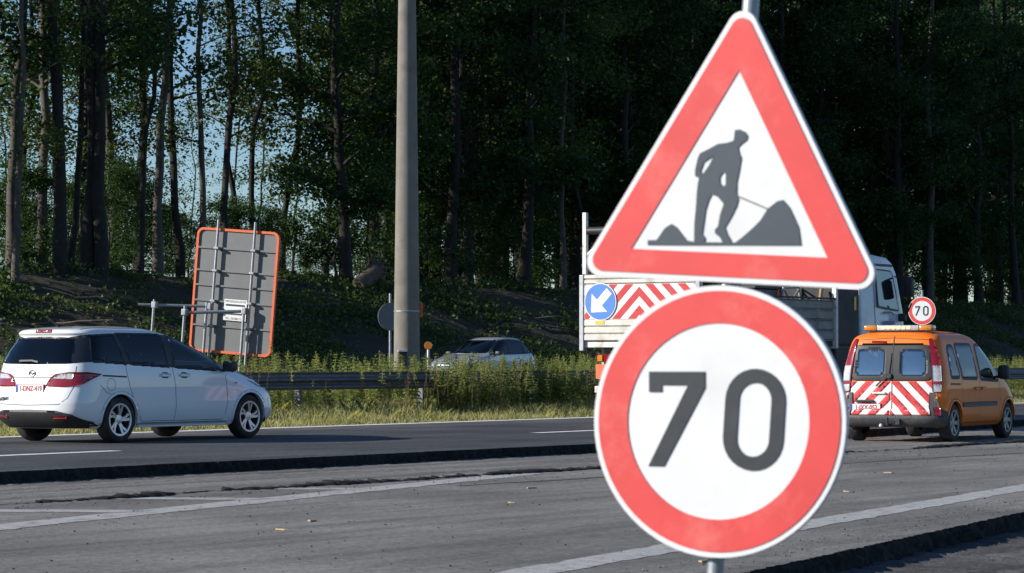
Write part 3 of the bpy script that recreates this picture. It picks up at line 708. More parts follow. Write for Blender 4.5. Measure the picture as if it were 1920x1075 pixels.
def make_wheel(root, x, y, r, wd, rim_r, spokes, rim_mat, twist=.25, sw=.03, dbl=False):
    """tyre with a rim child; outer face on the side of sign(y)"""
    sg = 1 if y > 0 else -1
    f = lambda X, Y, h: (x + X, y + sg * h, r + Y)
    b = MB(); hw = wd / 2
    b.lathe([(rim_r - .01, -hw * .9), (rim_r + .03, -hw), (r - .035, -hw), (r - .008, -hw * .82), (r, -hw * .6), (r, hw * .6), (r - .008, hw * .82), (r - .035, hw), (rim_r + .03, hw), (rim_r, hw * .93), (rim_r - .01, hw * .8)], 44, f)
    t_ = b.build('wheel', MAT['tyre_rubber'], root, True)
    b = MB(); b.lathe([(rim_r + .006, hw * .95), (rim_r - .012, hw * .97), (rim_r - .02, hw * .8), (rim_r - .03, -hw * .3), (.12, -hw * .35), (.0, -hw * .35)], 44, f)
    barrel = b.build('rim_barrel', MAT['dark_steel'], t_, True)
    b = MB(); b.lathe([(rim_r + .006, hw * .90), (rim_r + .004, hw * 1.0), (rim_r - .022, hw * .98), (rim_r - .024, hw * .8)], 44, f)
    b.lathe([(.075, hw * .45), (.07, hw * .72), (.03, hw * .78), (.0, hw * .78)], 20, f)
    for k in range(spokes):
        for dd in ((-1, 1) if dbl else (0,)):
            a0 = 2 * math.pi * k / spokes; ro = rim_r - .012
            pts = []
            for tt, w0 in ((0, sw * .9), (.5, sw), (1, sw * 1.15)):
                rr = .05 + (ro - .05) * tt; aa = a0 + twist * tt + dd * (.11 + .08 * tt); c, s_ = math.cos(aa), math.sin(aa)
                pts.append([(rr * c - w0 * s_, rr * s_ + w0 * c, hw * (.72 + .18 * tt)), (rr * c + w0 * s_, rr * s_ - w0 * c, hw * (.72 + .18 * tt)), (rr * c + w0 * s_, rr * s_ - w0 * c, hw * .45), (rr * c - w0 * s_, rr * s_ + w0 * c, hw * .45)])
            V = [f(*p) for ring in pts for p in ring]
            F = [(4 * i + j, 4 * i + (j + 1) % 4, 4 * i + 4 + (j + 1) % 4, 4 * i + 4 + j) for i in range(2) for j in range(4)] + [(0, 1, 2, 3), (8, 9, 10, 11)]
            b.add(V, F)
    b.build('rim', MAT[rim_mat], t_, True)
    return t_
def arc_pts(cx, cz, r, a0, a1, n=22): return [(cx + r * math.cos(R(a0 + (a1 - a0) * k / n)), cz + r * math.sin(R(a0 + (a1 - a0) * k / n))) for k in range(n + 1)]
def wheel_well(root, x, r, halfw, depth=.34):
    for sg in (-1, 1):
        b = MB(); n = 20
        V = []; F = []
        for k in range(n + 1):
            a = R(-12 + 204 * k / n)
            for y in (halfw - .015, halfw - depth): V.append((x + r * math.cos(a), sg * y, .31 + r * math.sin(a)))
        F = [(2 * k, 2 * k + 1, 2 * k + 3, 2 * k + 2) for k in range(n)]
        F.append(tuple(2 * k + 1 for k in range(n + 1)))
        obj('wheel_well', mesh('wheel_well', V, F, MAT['black_plastic'], True), root)
def seats(root, rows, wd, z0, hh, mat='seat_fabric'):
    for x in rows:
        for y in (-wd, wd):
            b = MB(); b.box(x - .1, x + .42, y - .25, y + .25, z0, z0 + .16, .05)
            st = b.build('seat', MAT[mat], root, True)
            b = MB(); b.prism([(x - .16, z0 + .1), (x + .02, z0 + .1), (x - .10, z0 + hh), (x - .22, z0 + hh)], -.24, .24, lambda a, z, h: (a, y + h, z)); b.build('seat_back', MAT[mat], st)
            b = MB(); b.box(x - .25, x - .13, y - .13, y + .13, z0 + hh + .03, z0 + hh + .2, .04); b.build('headrest', MAT[mat], st, True)
# ---- white people carrier
mv = empty('minivan', (27.86, 26.62, 0), R(-1.0), 'white people carrier with dark windows driving on the new asphalt', 'car')
C = Car(mv, [
 (.20, .22, 4.40, .79, .55, .70, 3.2, 2.6), (.30, .08, 4.52, .845, .55, .75, 3.2, 2.6), (.42, .01, 4.58, .868, .55, .8, 3.4, 2.6), (.55, 0, 4.58, .875, .55, .85, 3.4, 2.5), (.66, .02, 4.54, .875, .55, .9, 3.4, 2.5),
 (.76, .05, 4.42, .875, .55, 1.0, 3.4, 2.4), (.86, .07, 4.20, .873, .55, 1.05, 3.4, 2.4), (.95, .09, 3.92, .868, .55, 1.0, 3.4, 2.4), (1.03, .11, 3.62, .858, .55, .95, 3.4, 2.4), (1.12, .14, 3.38, .842, .55, .9, 3.4, 2.5),
 (1.25, .21, 3.06, .80, .52, .85, 3.4, 2.6), (1.38, .29, 2.72, .745, .50, .8, 3.4, 2.7), (1.46, .33, 2.46, .705, .48, .7, 3.4, 2.8), (1.51, .30, 2.26, .675, .45, .6, 3.4, 2.8), (1.555, .33, 2.02, .62, .45, .5, 3.2, 2.8),
 (1.585, .52, 1.82, .53, .4, .4, 3, 2.8), (1.605, .78, 1.6, .38, .3, .3, 2.8, 2.8), (1.613, 1.0, 1.4, .2, .15, .15, 2.5, 2.5)], M=130, sub=9)
RW, FW, WZ = .91, 3.66, .318
beltR = lambda x: 1.115 - .048 * (x - .3) if x < 2.9 else .99 - .03 * (x - 2.9)
topR = [(.42, 1.475), (1.0, 1.505), (1.6, 1.505), (2.05, 1.485), (2.4, 1.43), (2.75, 1.325), (3.05, 1.215), (3.38, 1.06), (3.52, .985)]
dlo = [(.26, beltR(.3)), (1.0, beltR(1.0)), (2.0, beltR(2.0)), (2.9, beltR(2.9)), (3.5, .965)] + topR[::-1] + [(.33, 1.44)]
qw = [(.34, 1.135), (1.02, 1.10), (.93, 1.475), (.48, 1.455), (.38, 1.42)]
rdw = [(1.12, 1.095), (1.90, 1.055), (1.90, 1.475), (1.6, 1.485), (1.02, 1.483)]
fdw = [(2.03, 1.05), (2.92, 1.005), (2.98, 1.215), (2.72, 1.305), (2.40, 1.40), (2.05, 1.465)]
fqw = [(3.0, 1.005), (3.36, .99), (3.30, 1.06), (3.02, 1.19)]
for v in 'RL':
    for w0 in (qw, rdw, fdw, fqw): C.cut(inset(w0, -.035), v)
    fr = C.patch('window_frame', dlo, v, 'black_plastic', .003, holes=[qw, rdw, fdw, fqw])
    C.patch('quarter_window', qw, v, 'glass_dark', .001, skirt=0); C.patch('door_window', rdw, v, 'glass_dark', .001, skirt=0)
    C.patch('door_window', fdw, v, 'glass_clear', .001, skirt=0); C.patch('vent_window', fqw, v, 'glass_dark', .001, skirt=0)
    C.line('door_seam', [(1.02, 1.09), (1.04, .95), (1.10, .75), (1.22, .52), (1.33, .34), (1.36, .29)], v); C.line('door_seam', [(1.97, 1.06), (2.03, .8), (2.05, .5), (2.03, .29)], v)
    C.line('door_seam', [(3.10, .98), (3.13, .8), (3.16, .55), (3.12, .38), (3.08, .29)], v); C.line('sill_seam', [(1.36, .285), (3.08, .285)], v)
    C.line('slide_rail', [(.55, .925), (.80, .915), (1.03, .905)], v, wd=.022)
    C.line('bumper_seam', [(.50, .80), (.62, .70), (.78, .645)], v, 'grey_plastic', wd=.007)
    for hx_ in (1.72, 2.12):
        hd = C.patch('door_handle', rounded([(hx_, .905), (hx_ + .2, .90), (hx_ + .2, .945), (hx_, .95)], .02), v, 'white_paint', .028, skirt=.03)
        C.patch('recess_shade_patch', rounded([(hx_ + .03, .885), (hx_ + .17, .88), (hx_ + .16, .965), (hx_ + .04, .97)], .03), v, 'sign_grey', .002, parent=hd)  # grey patch: shade behind the handle put into the colour
    C.patch('side_repeater', rounded([(3.30, .80), (3.36, .795), (3.37, .82), (3.31, .825)], .01), v, 'amber_lens', .004)
    C.patch('rocker_step', [(1.32, .215), (3.18, .215), (3.18, .275), (1.32, .275)], v, 'white_paint', .012, skirt=.02)
    for cx in (RW, FW):
        C.patch('arch_lip', arc_pts(cx, WZ, .395, -14, 194) + arc_pts(cx, WZ, .350, 194, -14), v, 'white_paint', .010, skirt=.05)
C.line('fuel_flap', arc_pts(.72, .80, .085, 0, 360, 20), 'R', 'grey_plastic', wd=.006)
for cx in (RW, FW): C.arch(cx, WZ, .372)
# rear end
rg = rounded([(-.74, 1.10), (-.55, 1.085), (0, 1.075), (.55, 1.085), (.74, 1.10), (.63, 1.425), (.3, 1.455), (0, 1.46), (-.3, 1.455), (-.63, 1.425)], .04)
C.cut(inset(rg, .03), 'B'); C.patch('rear_window', rg, 'B', 'glass_dark', .004, skirt=.01)
C.line('tailgate_seam', [(-.70, 1.05), (-.72, .80), (-.66, .62), (-.55, .535), (0, .52), (.55, .535), (.66, .62), (.72, .80), (.70, 1.05)], 'B', wd=.009)
C.line('crease_shade_strip', [(-.42, .905), (0, .895), (.42, .905)], 'B', 'sign_grey', wd=.02)  # grey strip paints the shade of a crease onto the smooth tailgate
wi = C.line('rear_wiper', [(.28, 1.115), (.05, 1.12), (-.08, 1.10)], 'B', wd=.022, off=.03)
C.patch('high_brake_light', rounded([(-.16, 1.515), (.16, 1.515), (.14, 1.553), (-.14, 1.553)], .015), 'B', 'red_lens', .008)
C.patch('lower_bumper', [(-.83, .30), (-.80, .215), (.80, .215), (.83, .30), (.70, .40), (.5, .45), (0, .46), (-.5, .45), (-.70, .40)], 'B', 'black_plastic', .010)
for sg in (-1, 1):
    v = (R(45), sg)
    C.patch('corner_glass', rounded([(.57, 1.10), (.86, 1.108), (.835, 1.45), (.635, 1.44)], .02), v, 'black_gloss', .006)
    tl = C.patch('tail_light', rounded([(.24, .775), (.50, .77), (.72, .80), (.86, .875), (1.0, .945), (.80, .972), (.55, .97), (.36, .945), (.28, .86)], .03), v, 'red_lens', .012, skirt=.02)
    C.patch('reversing_lens', rounded([(.33, .885), (.60, .875), (.62, .95), (.42, .945)], .02), v, 'clear_lens', .015, parent=tl)
    C.patch('reflector', rounded([(.33, .345), (.52, .35), (.52, .385), (.33, .38)], .01), v, 'red_lens', .016)
def numberplate(C, root, z, txt, y0=0, x_off=.01):
    p, _ = C.hit(y0, z, 'B'); x0 = p.x - x_off
    fp = lambda a, b, h: (x0 - h, y0 - a, z + b)
    b = MB(); b.prism([(-.268, -.063), (.268, -.063), (.268, .063), (-.268, .063)], -.015, .006, fp); pl = b.build('number_plate', MAT['plate_red'], root)
    b = MB(); b.prism([(-.260, -.055), (.260, -.055), (.260, .055), (-.260, .055)], .0065, .009, fp); b.build('plate_face', MAT['plate_white'], pl)
    b = MB(); b.prism([(-.258, -.053), (-.215, -.053), (-.215, .053), (-.258, .053)], .0092, .0105, fp); b.build('blue_band', MAT['plate_blue'], pl)
    obj('plate_number', text_mesh(txt, .103, MAT['plate_red'], lambda x, y, h: fp(x + .022, y, .0105 + h), depth=.003, sx=.86), pl)
numberplate(C, mv, .745, '1-DNZ-419')
# emblem: oval ring with a wing, and the model badge
p, _ = C.hit(0, .955, 'B'); ex = p.x
fe = lambda a, z, h: (ex - h, -a, .955 + z)
em = plate('emblem', circle(0, 0, .062, 32, .05), 0, .016, fe, MAT['chrome'], mv, holes=[circle(0, 0, .052, 32, .041)])
plate('emblem_wing', [(-.052, .012), (-.03, .016), (-.012, .002), (0, -.014), (.012, .002), (.03, .016), (.052, .012), (.03, .004), (.014, -.014), (0, -.026), (-.014, -.014), (-.03, .004)], 0, .014, fe, MAT['chrome'], em)
p, _ = C.hit(.48, .60, 'B'); bx_ = p.x
obj('badge', text_mesh('MAZDA5', .06, MAT['sign_black'], lambda x, y, h: (bx_ - .012 - h, .5 - x, .605 + y), depth=.01), mv)
# front, roof, mirrors, inside
ws = rounded([(-.66, 1.06), (.66, 1.06), (.60, 1.30), (.5, 1.47), (-.5, 1.47), (-.60, 1.30)], .05)
C.cut(inset(ws, .02), 'F'); C.patch('windscreen', ws, 'F', 'glass_clear', .004)
for sg in (-1, 1): C.patch('headlight', rounded([(sg * .50, .70), (sg * .82, .74), (sg * .82, .86), (sg * .60, .82)], .03), 'F', 'clear_lens', .006)
C.patch('grille', rounded([(-.45, .32), (.45, .32), (.5, .52), (-.5, .52)], .05), 'F', 'black_plastic', .006)
for sg in (-1, 1):
    C.line('roof_gutter', [(.45, sg * .535), (1.1, sg * .555), (1.7, sg * .54)], 'T', wd=.02, off=.003)
    b = MB(); b.box(2.98, 3.14, sg * .99 - .11, sg * .99 + .09, .97, 1.13, .05); mi = b.build('door_mirror', MAT['black_plastic'], mv, True)
    b = MB(); b.box(3.04, 3.10, sg * .89 - .07, sg * .89 + .07, .97, 1.0, .01); b.build('mirror_arm', MAT['black_plastic'], mi)
b = MB(); b.tube([(.62, 0, 1.575), (.56, 0, 1.62), (.36, 0, 1.74)], [.022, .012, .006], 8); b.build('aerial', MAT['black_plastic'], mv, True)
C.body('white_paint')
b = MB(); b.box(.5, 4.1, -.72, .72, .24, .34); b.build('floor_pan', MAT['black_plastic'], mv)
b = MB(); b.box(2.75, 3.35, -.70, .70, .72, .97, .08); b.build('dashboard', MAT['black_plastic'], mv, True)
seats(mv, (.75, 1.55, 2.35), .36, .50, .62)
for cx in (RW, FW):
    wheel_well(mv, cx, .372, .86)
    for sg in (-1, 1): make_wheel(mv, cx, sg * .765, .318, .205, .222, 5, 'alloy', .22, .017, True)

# ---- orange works van
VYAW = R(5.5)
c_, s_ = math.cos(VYAW), math.sin(VYAW)
rwp = Vector((39.30, 18.12))                                  # right rear tyre on the milled strip
VS = .955; org = rwp - Vector((c_ * .66 + s_ * .86, s_ * .66 - c_ * .86)) * VS
vn = empty('works_van', (org.x, org.y, -.124), VYAW, 'orange works van with red and white striped tail and amber light bar', 'van')
C = Car(vn, [
 (.24, .20, 4.05, .80, .35, .60, 3.6, 2.8), (.32, .06, 4.16, .86, .35, .65, 3.8, 2.8), (.44, .01, 4.20, .885, .35, .7, 4.0, 2.8), (.50, .02, 4.20, .888, .35, .7, 4.2, 2.7), (.56, .07, 4.18, .89, .32, .75, 4.4, 2.7), (.70, .075, 4.12, .893, .30, .8, 4.6, 2.6),
 (.85, .08, 3.98, .893, .30, .85, 4.6, 2.6), (.98, .085, 3.72, .888, .30, .85, 4.6, 2.6), (1.08, .09, 3.42, .878, .30, .8, 4.6, 2.6), (1.18, .10, 3.20, .862, .30, .8, 4.6, 2.8), (1.35, .125, 2.92, .825, .30, .75, 4.6, 3),
 (1.52, .155, 2.62, .785, .30, .7, 4.6, 3), (1.62, .18, 2.40, .755, .30, .6, 4.4, 3), (1.69, .21, 2.2, .715, .32, .5, 4.2, 3), (1.735, .27, 2.02, .65, .35, .4, 3.8, 3), (1.77, .40, 1.8, .54, .35, .35, 3.5, 3), (1.79, .62, 1.6, .40, .3, .3, 3, 3), (1.797, .9, 1.35, .2, .15, .15, 2.5, 2.5)], M=130, sub=9)
RW, FW, WZ = .66, 3.36, .31
q3 = rounded([(.46, 1.03), (.90, 1.03), (.80, 1.56), (.52, 1.55)], .09); sl_ = rounded([(1.0, 1.02), (1.76, 1.01), (1.70, 1.58), (.90, 1.58)], .07); fd_ = rounded([(1.90, 1.0), (2.82, .97), (2.72, 1.2), (2.42, 1.48), (2.28, 1.57), (1.88, 1.575)], .07)
for v in 'RL':
    for w0 in (q3, sl_, fd_):
        C.cut(inset(w0, .015), v); fr = C.patch('window_frame', inset(w0, -.022), v, 'black_plastic', .003, holes=[inset(w0, .03)]); C.patch('window_glass', inset(w0, .028), v, 'glass_van', .004, parent=fr, skirt=0)
    C.line('door_seam', [(.93, 1.60), (.98, 1.0), (1.0, .6), (1.02, .30)], v); C.line('door_seam', [(1.80, 1.62), (1.84, 1.0), (1.84, .30)], v); C.line('door_seam', [(2.86, .98), (2.9, .7), (2.84, .30)], v); C.line('sill_seam', [(1.02, .30), (2.84, .30)], v)
    C.line('slide_rail', [(.42, .935), (.90, .93)], v, wd=.03)
    C.patch('rub_strip', rounded([(1.02, .56), (2.72, .56), (2.72, .635), (1.02, .635)], .02), v, 'black_plastic', .014, skirt=.02)
    for hx_ in (1.60, 1.92):
        hd = C.patch('door_handle', rounded([(hx_, .835), (hx_ + .17, .835), (hx_ + .17, .88), (hx_, .88)], .02), v, 'orange_paint', .03, skirt=.03)
    for cx in (RW, FW): C.patch('arch_lip', arc_pts(cx, WZ, .395, -10, 190) + arc_pts(cx, WZ, .350, 190, -10), v, 'orange_paint', .010, skirt=.05)
for cx in (RW, FW): C.arch(cx, WZ, .372)
# tail: doors, glass, chevrons
SX = .02      # the seam between the two doors lies right of centre (smaller right door)
lw = rounded([(.045 - SX, 1.02), (.64, 1.02), (.605, 1.52), (.045 - SX, 1.54)], .10); rw_ = rounded([(-.635, 1.02), (-.075 - SX, 1.02), (-.075 - SX, 1.54), (-.60, 1.52)], .10)
blk = rounded([(-.70, .985), (.70, .985), (.655, 1.565), (-.655, 1.565)], .10)
gl1 = rounded([(.12, 1.07), (.60, 1.07), (.57, 1.49), (.12, 1.50)], .10); gl2 = rounded([(-.59, 1.07), (-.17, 1.07), (-.17, 1.49), (-.56, 1.48)], .10)
C.cut(inset(gl1, -.07), 'B'); C.cut(inset(gl2, -.07), 'B')
fr = C.patch('rear_window_surround', blk, 'B', 'black_plastic', .004, holes=[gl1, gl2])
C.patch('rear_window', inset(gl1, -.004), 'B', 'glass_film', .006, parent=fr, skirt=0); C.patch('rear_window', inset(gl2, -.004), 'B', 'glass_film', .006, parent=fr, skirt=0)
panel = [(-.76, .44), (.76, .44), (.775, .70), (.765, .975), (-.765, .975), (-.775, .70)]
base_ = C.patch('chevron_panel', panel, 'B', 'white_film', .004)
ph = [(1, 0, .768), (-1, 0, .768), (0, 1, .975), (0, -1, -.44)]
for sg in (-1, 1):
    for k in range(-4, 9):
        x0 = k * .29 + .06; wdt = .145
        # bands fall away from the centre seam on either side
        poly = [(sg * (x0 + 1.2 * 0), 1.2), (sg * (x0 + wdt), 1.2), (sg * (x0 + wdt + 1.0), .2), (sg * (x0 + 1.0), .2)]
        half = list(ph) + [(-sg, 0, -.006 + sg * SX * 0)]
        pc = clip(poly if sg > 0 else poly[::-1], half)
        if len(pc) >= 3: C.patch('red_stripe', pc, 'B', 'red_film', .008, parent=base_, skirt=.004, step=.05)
C.line('door_seam', [(0 - SX, .44), (0 - SX, 1.0), (0 - SX, 1.70)], 'B', wd=.012, off=.008)
C.line('door_edge_seam', [(-.70, 1.64), (0, 1.675), (.70, 1.64)], 'B', wd=.010)
C.patch('rear_bumper', [(-.86, .42), (-.86, .27), (.86, .27), (.86, .42), (.76, .435), (-.76, .435)], 'B', 'grey_plastic', .03, skirt=.05)
for sg in (-1, 1):
    C.patch('bumper_corner', [(.0, .27), (.56, .27), (.54, .44), (.50, .52), (.0, .45)] if sg > 0 else [(.0, .27), (.56, .27), (.54, .44), (.50, .52), (.0, .45)], 'R' if sg < 0 else 'L', 'grey_plastic', .022, skirt=.05) if False else None
    v = (R(40), sg)
    C.patch('bumper_corner', [(.50, .27), (.88, .27), (.88, .40), (.82, .50), (.72, .52), (.62, .80), (.56, .80), (.54, .44)], v, 'grey_plastic', .02, skirt=.05)
    tl = C.patch('tail_light', rounded([(.60, .80), (.74, .80), (.76, 1.2), (.66, 1.66), (.60, 1.66), (.585, 1.2)], .03), v, 'red_lens', .016, skirt=.03)
    C.patch('indicator_lens', rounded([(.605, .98), (.735, .98), (.735, 1.23), (.605, 1.23)], .02), v, 'clear_lens', .02, parent=tl)
    C.patch('reversing_lens', rounded([(.61, .815), (.725, .815), (.73, .93), (.605, .93)], .02), v, 'clear_lens', .02, parent=tl)
    C.patch('reflector', rounded([(.60, .44), (.70, .44), (.70, .56), (.60, .56)], .01), v, 'red_lens', .034, skirt=.05)
    C.patch('marker_lamp', rounded([(.625, .70), (.67, .70), (.67, .755), (.625, .755)], .01), v, 'amber_lens', .034, skirt=.03)
C.patch('high_brake_light', rounded([(.10, 1.595), (.36, 1.60), (.36, 1.63), (.10, 1.625)], .01), 'B', 'red_lens', .008)
wi = C.line('rear_wiper', [(.02, 1.44), (.035, 1.25), (.05, 1.10)], 'B', wd=.025, off=.03)
C.line('wiper_arm', [(.05, 1.10), (.14, .99), (.24, .90)], 'B', wd=.03, off=.035, parent=wi)
C.patch('wiper_pivot', circle(.02, 1.06, .045, 16), 'B', 'black_plastic', .03, skirt=.03, parent=wi)
C.patch('door_handle', rounded([(.08, .77), (.30, .77), (.30, .805), (.08, .805)], .015), 'B', 'white_film', .035, skirt=.03)
C.patch('plate_lamp', rounded([(.26, .635), (.60, .635), (.57, .68), (.29, .68)], .02), 'B', 'black_plastic', .03, skirt=.03)
numberplate(C, vn, .555, '1-JXX-052', .43, .02)
ws = rounded([(-.70, 1.16), (.70, 1.16), (.64, 1.40), (.55, 1.62), (-.55, 1.62), (-.64, 1.40)], .06)
C.cut(inset(ws, .02), 'F'); C.patch('windscreen', ws, 'F', 'glass_clear', .004)
for sg in (-1, 1): C.patch('headlight', rounded([(sg * .45, .72), (sg * .84, .76), (sg * .82, .95), (sg * .60, .92)], .04), 'F', 'clear_lens', .006)
C.patch('front_bumper', rounded([(-.82, .27), (.82, .27), (.82, .60), (-.82, .60)], .05), 'F', 'grey_plastic', .008)
for sg in (-1, 1):
    C.line('roof_seam', [(.40, sg * .585), (1.1, sg * .60), (1.9, sg * .57)], 'T', wd=.02, off=.003)
    b = MB(); b.box(2.60, 2.76, sg * 1.02 - .11, sg * 1.02 + .09, 1.0, 1.24, .06); mi = b.build('door_mirror', MAT['black_plastic'], vn, True)
    b = MB(); b.box(2.66, 2.72, sg * .91 - .06, sg * .91 + .06, 1.02, 1.06, .01); b.build('mirror_arm', MAT['black_plastic'], mi)
C.body('orange_paint')
b = MB(); b.box(.35, 3.7, -.74, .74, .28, .38); b.build('floor_pan', MAT['black_plastic'], vn)
b = MB(); b.box(2.5, 3.1, -.72, .72, .78, 1.07, .08); b.build('dashboard', MAT['black_plastic'], vn, True)
seats(vn, (1.15, 2.0), .38, .55, .66); vn.scale = (VS, VS, VS)
for cx in (RW, FW):
    wheel_well(vn, cx, .372, .875)
    for sg in (-1, 1): make_wheel(vn, cx, sg * .775, .31, .195, .205, 6, 'alloy_dirty', .0, .032)
# light bar and tow ball
b = MB(); b.box(.40, .62, -.36, .36, 1.800, 1.885, .02); lb = b.build('light_bar', MAT['clear_lens'], vn, True)
for sg in (-1, 1):
    b = MB(); b.box(.395, .625, sg * .47 - .112, sg * .47 + .112, 1.797, 1.889, .03); b.build('amber_end', MAT['amber_lens'], lb, True)
    b = MB(); b.box(.44, .60, sg * .45 - .04, sg * .45 + .04, 1.70, 1.80); b.build('bar_foot', MAT['black_plastic'], lb)
b = MB(); b.box(.42, .60, -.57, .57, 1.786, 1.7965); b.build('bar_base', MAT['black_plastic'], lb)
for k in range(6): b = MB(); b.box(.385, .402, .235 - k * .085 - .027, .235 - k * .085 + .027, 1.825, 1.862); b.build('lamp_cell', MAT['beacon_glow'], lb)
b = MB(); b.tube([(.25, -.0, .30), (.0, 0, .27), (-.08, 0, .29), (-.09, 0, .36)], .022, 10); b.lathe([(0, -.0), (.02, .005), (.027, .025), (.02, .045), (0, .05)], 12, lambda x, y, h: (-.09 + x, y, .355 + h)); th_ = b.build('tow_hitch', MAT['dark_steel'], vn, True)
b = MB(); b.box(-.03, .02, -.19, -.10, .28, .38, .01); b.build('tow_socket', MAT['black_plastic'], th_)
b = MB(); b.lathe([(0, 0), (.03, .01), (.035, .03), (.02, .055), (0, .06)], 12, lambda x, y, h: (-.02 + x, .13 + y, .24 + h)); b.build('ball_cap', MAT['aluminium_warm'], th_, True)

# ---- two cars on the far carriageway (only their upper halves show above the weeds)
def hatchback(name, loc, yaw, paint, label):
    r_ = empty(name, loc, yaw, label, 'car')
    C = Car(r_, [(.22, .15, 4.0, .78, .5, .7, 3, 2.5), (.40, .0, 4.15, .85, .5, .8, 3, 2.5), (.60, .02, 4.15, .86, .5, .9, 3, 2.5), (.75, .06, 3.95, .86, .5, 1.0, 3, 2.4), (.88, .12, 3.45, .85, .5, 1.0, 3, 2.4), (.96, .18, 3.0, .83, .5, .9, 3, 2.5),
      (1.10, .32, 2.72, .78, .5, .8, 3, 2.6), (1.25, .48, 2.42, .72, .5, .7, 3, 2.7), (1.36, .58, 2.15, .66, .5, .6, 3, 2.8), (1.42, .66, 1.95, .59, .45, .5, 3, 2.8), (1.46, .86, 1.75, .45, .35, .35, 2.8, 2.8), (1.475, 1.1, 1.5, .22, .15, .15, 2.5, 2.5)], M=80, sub=6)
    rq = [(.52, .99), (.86, .97), (.86, 1.30), (.74, 1.28)]; rd = [(.93, .97), (1.66, .95), (1.66, 1.37), (1.2, 1.375), (.93, 1.33)]; fd = [(1.74, .95), (2.62, .92), (2.45, 1.08), (2.2, 1.26), (1.98, 1.355), (1.74, 1.37)]
    out = [(.44, .97), (.9, .945), (1.7, .925), (2.78, .895), (2.5, 1.10), (2.22, 1.295), (1.98, 1.395), (1.5, 1.405), (.95, 1.37), (.70, 1.30)]
    for v in 'RL':
        for w0 in (rq, rd, fd): C.cut(inset(w0, -.02), v); C.patch('side_window', w0, v, 'glass_dark', .001, skirt=0)
        C.patch('window_frame', out, v, 'black_plastic', .003, holes=[rq, rd, fd])
        C.line('door_seam', [(1.70, .93), (1.72, .3)], v); C.line('door_seam', [(2.66, .9), (2.72, .3)], v)
    ws = rounded([(-.66, .96), (.66, .96), (.62, 1.15), (.52, 1.37), (-.52, 1.37), (-.62, 1.15)], .05)
    C.cut(inset(ws, .03), 'F'); C.patch('windscreen', ws, 'F', 'glass_dark', .004)
    rg = rounded([(-.62, 1.0), (.62, 1.0), (.52, 1.34), (-.52, 1.34)], .06); C.patch('rear_window', rg, 'B', 'glass_dark', .004)
    for sg in (-1, 1):
        C.patch('headlight', rounded([(sg * .45, .62), (sg * .80, .66), (sg * .80, .80), (sg * .55, .76)], .04), 'F', 'clear_lens', .006)
        b = MB(); b.box(2.42, 2.55, sg * .93 - .1, sg * .93 + .08, .90, 1.03, .04); b.build('door_mirror', MAT['black_plastic'], r_, True)
    for cx in (.75, 3.3): C.arch(cx, .31, .365); wheel_well(r_, cx, .365, .84)
    C.body(paint); seats(r_, (.95, 1.8), .35, .4, .6)
    for cx in (.75, 3.3):
        for sg in (-1, 1): make_wheel(r_, cx, sg * .75, .31, .195, .21, 5, 'alloy', .1, .03)
    return r_
hatchback('hatchback', (73.4, 48.9, .38), R(180), 'silver_paint', 'silver hatchback half hidden by median weeds right of concrete mast')
hatchback('hatchback', (104.0, 48.9, .33), R(180), 'blue_paint', 'dark blue car at the right edge behind the weeds')

# ------------------------------------------------------------------ tipper truck with striped tailboard
tk = empty('flatbed_truck', (42.0, 25.4, 0), 0, 'white flatbed works truck with striped tailboard and blue arrow sign', 'truck')
HW = 1.2
b = MB(); b.box(.1, 8.0, -.42, -.32, .75, 1.0); b.box(.1, 8.0, .32, .42, .75, 1.0)
for x in (.3, 2.5, 4.6, 6.2): b.box(x, x + .1, -.32, .32, .78, .98)
ch = b.build('chassis', MAT['dark_steel'], tk)
b = MB(); b.box(.05, 5.2, -HW + .03, HW - .03, 1.40, 1.52); b.build('bed_floor', MAT['dark_steel'], tk)
b = MB(); b.box(.03, .09, -HW, HW, 1.36, 1.47, .01); b.build('rear_sill', MAT['white_steel'], tk)
# dropside boards, plank by plank
for sg in (-1, 1):
    for k in range(4):
        z0 = 1.50 + k * .195
        b = MB(); b.prism([(0, z0), (.035, z0 + .03), (.035, z0 + .15), (0, z0 + .185)], .10, 5.13, lambda y, z, h: (h, sg * (HW - .03 + y), z))
        b.box(.10, 5.13, sg * (HW - .03) - .012, sg * (HW - .03) + .002, z0, z0 + .185); b.build('side_plank', MAT['aluminium'], tk)
    b = MB(); b.box(.10, 5.13, sg * HW - .04, sg * HW + .03, 2.282, 2.315); b.build('side_rail', MAT['dark_steel'], tk)
    b = MB(); b.box(5.135, 5.22, sg * HW - .05, sg * HW + .045, 1.36, 2.62, .01); b.build('corner_post', MAT['white_steel'], tk)
    b = MB(); b.box(-.03, .09, sg * HW - .04, sg * HW + .05, 1.30, 2.66, .01); b.build('corner_post', MAT['galvanised'], tk)
    b = MB(); b.box(.0, .08, sg * (HW - .04) - .04, sg * (HW - .04) + .04, 2.67, 3.78, .008); po = b.build('rear_mast', MAT['white_steel'], tk)
    b = MB(); b.tube([(.04, sg * (HW - .06), 3.0), (.04, sg * (HW - .55), 3.38)], .03, 8); b.build('brace', MAT['white_steel'], po)
b = MB(); b.tube([(.04, -HW + .1, 3.45), (.04, HW - .1, 3.45)], .07, 14); b.build('tarp_roll', MAT['black_plastic'], tk, True)
b = MB(); b.box(5.15, 5.2, -HW, HW, 1.5, 2.6); b.build('headboard', MAT['dark_steel'], tk)
